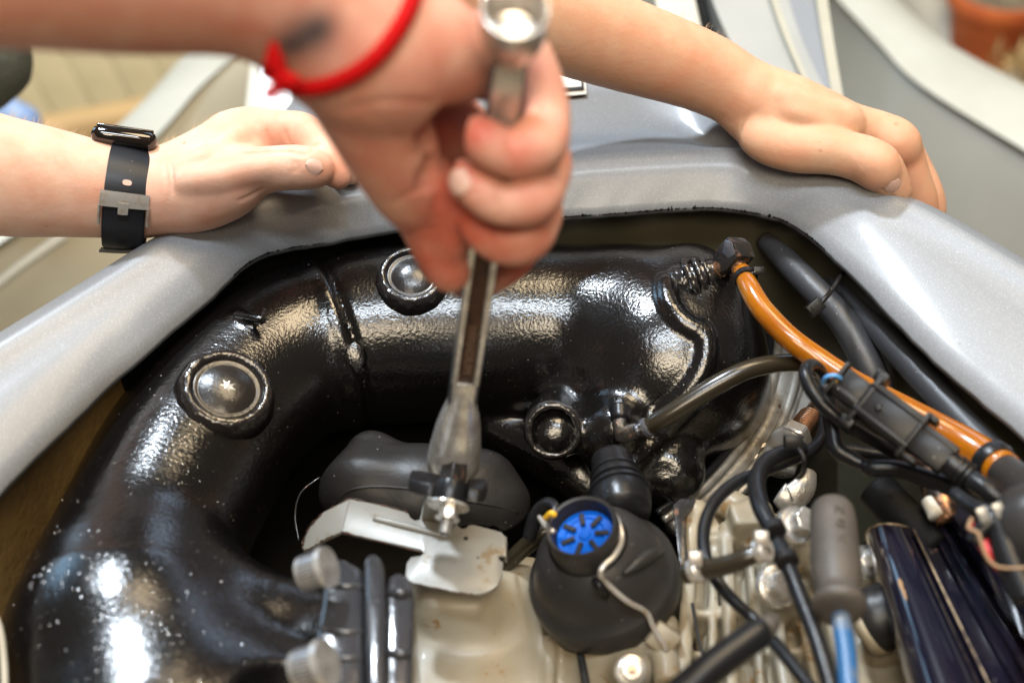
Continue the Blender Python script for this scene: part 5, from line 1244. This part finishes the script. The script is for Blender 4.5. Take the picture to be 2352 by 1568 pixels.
# --- hand at the right, gripping the rim
B_ch = [
    ([(1040, -40, .755, 112), (1200, 26, .775, 109), (1400, 92, .800, 104), (1600, 160, .815, 88), (1690, 206, .818, 77), (1745, 240, .818, 80)], .004),
    ([(1735, 240, .818, 80), (1795, 268, .815, 90), (1860, 286, .815, 80), (1925, 296, .82, 62)], .006, .72),
    ([(1738, 316, .808, 36), (1800, 336, .804, 38), (1860, 346, .802, 36)], .008, .9),
    ([(1840, 342, .803, 42), (1900, 346, .800, 41), (1950, 356, .799, 39), (1986, 366, .798, 40), (2016, 384, .798, 41), (2034, 402, .800, 33), (2052, 426, .803, 25), (2066, 446, .806, 17)], .006),
    ([(1890, 278, .822, 54), (1960, 290, .823, 44), (2020, 304, .824, 41), (2058, 326, .825, 42), (2078, 358, .828, 37), (2094, 400, .831, 33), (2108, 436, .835, 31), (2118, 462, .838, 28), (2128, 496, .843, 21)], .004),
    ([(1900, 285, .834, 48), (2000, 300, .844, 39), (2066, 330, .848, 38), (2104, 384, .850, 32), (2124, 425, .851, 31), (2138, 455, .852, 28), (2150, 488, .854, 21)], .0025),
    ([(1890, 300, .850, 46), (2000, 330, .864, 36), (2060, 380, .868, 33), (2100, 450, .868, 28), (2118, 500, .866, 22)], .003),
    ([(1880, 320, .862, 42), (1970, 360, .878, 32), (2030, 410, .882, 28), (2065, 470, .880, 22)], .003),
]
pb_, pb_bv = person(B_ch, 'bare forearm from the top centre with its hand resting on the right hull rim', M['skin3'],
    creases=[([(1716, 262), (1706, 284), (1700, 302)], 2.6, .16), ([(2010, 366), (2022, 380), (2026, 398)], 1.8, .4), ([(2002, 362), (2012, 378), (2016, 398)], 1.8, .35),
        ([(2060, 360), (2084, 410), (2104, 456), (2120, 500)], 4, .4), ([(2024, 430), (2040, 440), (2052, 452)], 2, .3)],
    ridges=[([(1800, 216), (1860, 240), (1940, 272)], 16, .95), ([(1810, 254), (1860, 268), (1925, 292)], 12, .95), ([(1940, 272), (1962, 280)], 30, .85), ([(2056, 322), (2078, 344)], 34, .86), ([(2010, 370), (2030, 390)], 33, .86)],
    redness=[(2030, 385, .79, 50, .45), (2090, 400, .82, 50, .5), (2130, 470, .84, 50, .6), (1600, 180, .79, 110, .35), (1690, 240, .79, 60, .4), (2060, 326, .82, 45, .4), (1800, 350, .79, 60, .25), (1930, 300, .80, 40, .25), (1450, 150, .78, 100, .2)])
nail(pb_, pb_bv, 2053, 428, 2068, 448, .0060, .0048, .0003)
arm_hair(pb_, pb_bv, 1560, 1720, 20, 26, M['hair'])

# --- fist on the wrench
C_ch = [
    ([(-330, -190, .43, 265), (0, -172, .44, 262), (300, -128, .46, 236), (560, -66, .478, 180), (700, 10, .49, 158), (800, 92, .502, 155)], .006),
    ([(780, 80, .50, 156), (850, 130, .507, 148), (890, 180, .52, 128)], .008),
    ([(815, 190, .515, 104), (882, 306, .533, 96), (920, 396, .548, 77), (953, 466, .561, 57)], .007),
    ([(946, 450, .560, 58), (980, 500, .570, 54), (1004, 556, .577, 51), (1024, 604, .582, 43), (1035, 630, .585, 32)], .005),
    ([(880, 80, .508, 130), (960, 105, .516, 115), (1040, 130, .530, 88), (1110, 120, .546, 66)], .008),
    ([(900, 200, .560, 110), (1050, 330, .598, 84), (1160, 440, .612, 66)], .008),
    ([(1080, 140, .552, 72), (1200, 180, .568, 52), (1240, 270, .568, 46)], .008),
    ([(1226, 96, .532, 26), (1246, 170, .535, 38), (1258, 250, .537, 47), (1246, 316, .534, 54), (1210, 352, .529, 49), (1170, 356, .526, 47), (1132, 338, .523, 48), (1106, 318, .522, 44), (1086, 304, .523, 33)], .0022),
    ([(1250, 320, .557, 48), (1258, 388, .551, 54), (1228, 448, .544, 52), (1180, 470, .539, 47), (1136, 462, .536, 48), (1098, 434, .534, 47), (1072, 412, .534, 40), (1058, 398, .535, 30)], .0015),
    ([(1235, 440, .574, 46), (1240, 498, .568, 50), (1205, 548, .562, 48), (1160, 560, .558, 46), (1118, 542, .555, 42), (1094, 520, .554, 36), (1080, 506, .555, 27)], .0015),
    ([(985, 400, .556, 40), (1012, 440, .556, 36), (1030, 500, .564, 34), (1036, 560, .572, 30)], .006),
    ([(1205, 520, .594, 44), (1186, 590, .596, 38), (1120, 645, .607, 31), (1062, 658, .609, 26)], .003),
]
pc_, pc_bv = person(C_ch, 'large blurred right forearm and fist with a red string, gripping the upright wrench', M['skin2'], h=.0012,
    ridges=[([(1236, 330), (1258, 300)], 40, .8), ([(1222, 452), (1252, 420)], 40, .8), ([(1200, 545), (1236, 520)], 36, .8)],
    dents=[(1010, 300, .525, 62, .006), (1000, 400, .535, 44, .004), (1046, 470, .545, 26, .003)],
    creases=[([(1168, 312), (1172, 356), (1180, 396)], 5, .4), ([(1146, 430), (1150, 470), (1156, 506)], 5, .35), ([(1135, 525), (1140, 560), (1146, 590)], 4, .35), ([(900, 470), (950, 440), (1000, 425)], 6, .45), ([(780, 258), (850, 238), (920, 232), (990, 238)], 8, .45), ([(930, 545), (960, 530), (1000, 524)], 4, .4), ([(820, 240), (900, 300), (960, 380)], 6, .2), ([(1240, 250), (1250, 300), (1284, 330)], 5, .3)],
    redness=[(1090, 310, .515, 50, .8), (1060, 402, .527, 48, .7), (1090, 515, .545, 55, .8), (1020, 600, .575, 70, .8), (1000, 540, .56, 80, .4), (1170, 540, .55, 70, .45), (870, 330, .52, 80, .4), (1000, 280, .56, 110, 1), (1240, 300, .53, 50, .35), (1200, 600, .59, 80, .7), (1000, 440, .56, 80, .7), (1200, 350, .52, 40, .4), (1230, 450, .535, 40, .4), (1040, 460, .55, 50, .8)],  # redder fingertips and knuckles, plus the palm hollow and thumb gap
    ink=[(700, 84, 62, .75), (655, 112, 40, .5), (745, 60, 40, .45)])
nail(pc_, pc_bv, 1052, 418, 1046, 402, .0052, .0046)

# --- red string bracelet
bs = empty('string_bracelet', 'bright red cotton string knotted round the wrist of the fist', 'bracelet', Q(780, 190, .47))
pts = []
for u, v_ in ((632, 128), (648, 168), (672, 192), (705, 198), (745, 194), (790, 178), (830, 156), (868, 124), (900, 84), (925, 44), (944, 4), (956, -40), (962, -80)):
    p, n_ = seen(pc_bv, u, v_)
    if p is not None: pts.append(p + n_ * .0012)
P = spline([tuple(p) for p in pts], 6)
v, fc = sweep(P, [.0031 + .0003 * math.sin(i * 1.9) for i in range(len(P))], 12); mesh_obj('string', v, fc, M['red'], bs)
back = [tuple(pts[-1]), tuple(pts[-1] + FW * .018 + RT * .004), tuple(Q(820, 0, .545)), tuple(pts[0] + FW * .02 - RT * .004), tuple(pts[0])]
P = spline(back, 8); v, fc = sweep(P, [.0022] * len(P), 10); mesh_obj('string', v, fc, M['red'], bs)
c = Q(664, 188, .468); bm = bmesh.new(); bmesh.ops.create_icosphere(bm, subdivisions=3, radius=.0032)
for x in bm.verts: x.co = Vector((x.co.x * 1.3, x.co.y, x.co.z * 1.1)) * (1 + .12 * math.sin(x.co.x * 1500) * math.cos(x.co.z * 1300)) + c
bm.verts.index_update(); mesh_obj('knot', [x.co.copy() for x in bm.verts], [[x.index for x in q.verts] for q in bm.faces], M['red'], bs); bm.free()
tv, tf = [], []
for k in range(26):
    a = c + Vector((random.gauss(0, .001), random.gauss(0, .001), random.gauss(0, .001)))
    upw = k % 2 == 0
    e = Q(random.gauss(628, 9), random.gauss(108, 10), .468) if upw else Q(random.gauss(632, 10), random.gauss(222, 10), .468)
    mid = (a + e) / 2 + RT * random.gauss(-.002, .0012)
    P = spline([tuple(a), tuple(mid), tuple(e)], 5); v, fc = sweep(P, [.0006] * len(P), 6); tv.append((v, fc))
v, fc = join(*tv); mesh_obj('frayed_ends', v, fc, M['red'], bs, kind='stuff')

# --- watch
wt = empty('wrist_watch', 'black smart watch on a silicone strap round the left forearm', 'watch', Q(298, 560, .775))
wc = Q(296, 446, .7755); aa = (Q(350, 452, .778) - Q(240, 438, .773)).normalized()
an = (CAMP - wc).normalized(); an = (an - aa * an.dot(aa)).normalized(); aw = an.cross(aa)
if aw.dot(UP) < 0: aw = -aw
R0 = m_of(103, .7755)
def onring(th, s_, lift):
    bulge = .0030 * math.exp(-((th + 95) / 35) ** 2)
    t = math.radians(th); tp = R0 * (1 - s_ * 1.1 / .0111 * .045)
    return wc + aa * s_ + (an * math.cos(t) + aw * math.sin(t)) * (tp + lift + bulge)
def patch(name, t0, t1, s0, s1, l0, l1, m, par, nt=None, ns=4, rnd=True):
    nt = nt or max(3, int(abs(t1 - t0) / 5)); V = []
    for lay in (l0, l1):
        for i in range(nt + 1):
            for j in range(ns + 1):
                b = -1 + 2 * j / ns
                V.append(onring(t0 + (t1 - t0) * i / nt, s0 + (s1 - s0) * j / ns, lay - (.0005 * b * b if (rnd and lay == l1) else 0)))
    n2 = (nt + 1) * (ns + 1); Fc = []
    for i in range(nt):
        for j in range(ns):
            q = [i * (ns + 1) + j, i * (ns + 1) + j + 1, (i + 1) * (ns + 1) + j + 1, (i + 1) * (ns + 1) + j]; Fc.append(q[::-1]); Fc.append([x + n2 for x in q])
    rim = [j for j in range(ns + 1)] + [i * (ns + 1) + ns for i in range(1, nt + 1)] + [nt * (ns + 1) + j for j in range(ns - 1, -1, -1)] + [i * (ns + 1) for i in range(nt - 1, 0, -1)]
    for k in range(len(rim)):
        a, b = rim[k], rim[(k + 1) % len(rim)]; Fc.append([a, b, b + n2, a + n2])
    return mesh_obj(name, V, Fc, m, par, sharp=50)
st_ = patch('strap', -170, 92, -.0108, .0112, .0002, .0019, M['strap'], wt)
st2 = patch('strap_end', -105, -12, -.0098, .0102, .0019, .0034, M['strap'], wt)
patch('strap_keeper', -104, -86, -.0122, .0126, .0030, .0052, M['strap'], wt)
patch('strap', 120, 192, -.0108, .0112, .0002, .0019, M['strap'], wt)
bk = patch('buckle', 1, -15, -.0124, .0128, .0036, .0050, M['shine'], wt)
for s0, s1 in ((-.0128, -.0116), (.0120, .0132)): patch('buckle_arm', -14, -36, s0, s1, .0018, .0046, M['shine'], bk, ns=2)
patch('buckle_pin', -10, -22, -.0026, .0026, .0048, .0058, M['shine'], bk, ns=2)
def slot(th, m, lift, w=.0024, hh=3.4):
    n = 16; top = [onring(th + hh * math.sin(a) , .0004 + w * (abs(math.cos(a)) ** .6) * (1 if math.cos(a) > 0 else -1), lift) for a in [2 * math.pi * k / n for k in range(n)]]
    v, fc = prism(top, an * .00025); mesh_obj('strap_hole', v, fc, m, wt, smooth=False)
slot(13, M['holeskin'], .0019); slot(5, M['slot'], .0019, hh=2)
for th in (-34, -50, -66, -84): slot(th, M['slot'], .0034)
ct = math.radians(108); cr = (an * math.cos(ct) + aw * math.sin(ct)); tg = aa.cross(cr)
cc_ = wc + cr * (R0 + .0016) - aa * .0050
v, fc = box(cc_, aa, tg, cr, .0174, .0205, .0050, .0042); cs = mesh_obj('watch_case', v, fc, M['watchglass'], wt, sharp=80)
v, fc = box(cc_ + cr * .0052, aa, tg, cr, .0150, .0178, .0008, .0007); mesh_obj('watch_screen', v, fc, M['watchglass'], wt)
v, fc = lathe([(.0030, 0), (.0032, .0006), (.0032, .0022), (.0026, .0028)], cc_ + aa * .0176 - cr * .001, aa, 24); mesh_obj('crown', v, fc, M['chrome'], wt, sharp=40)
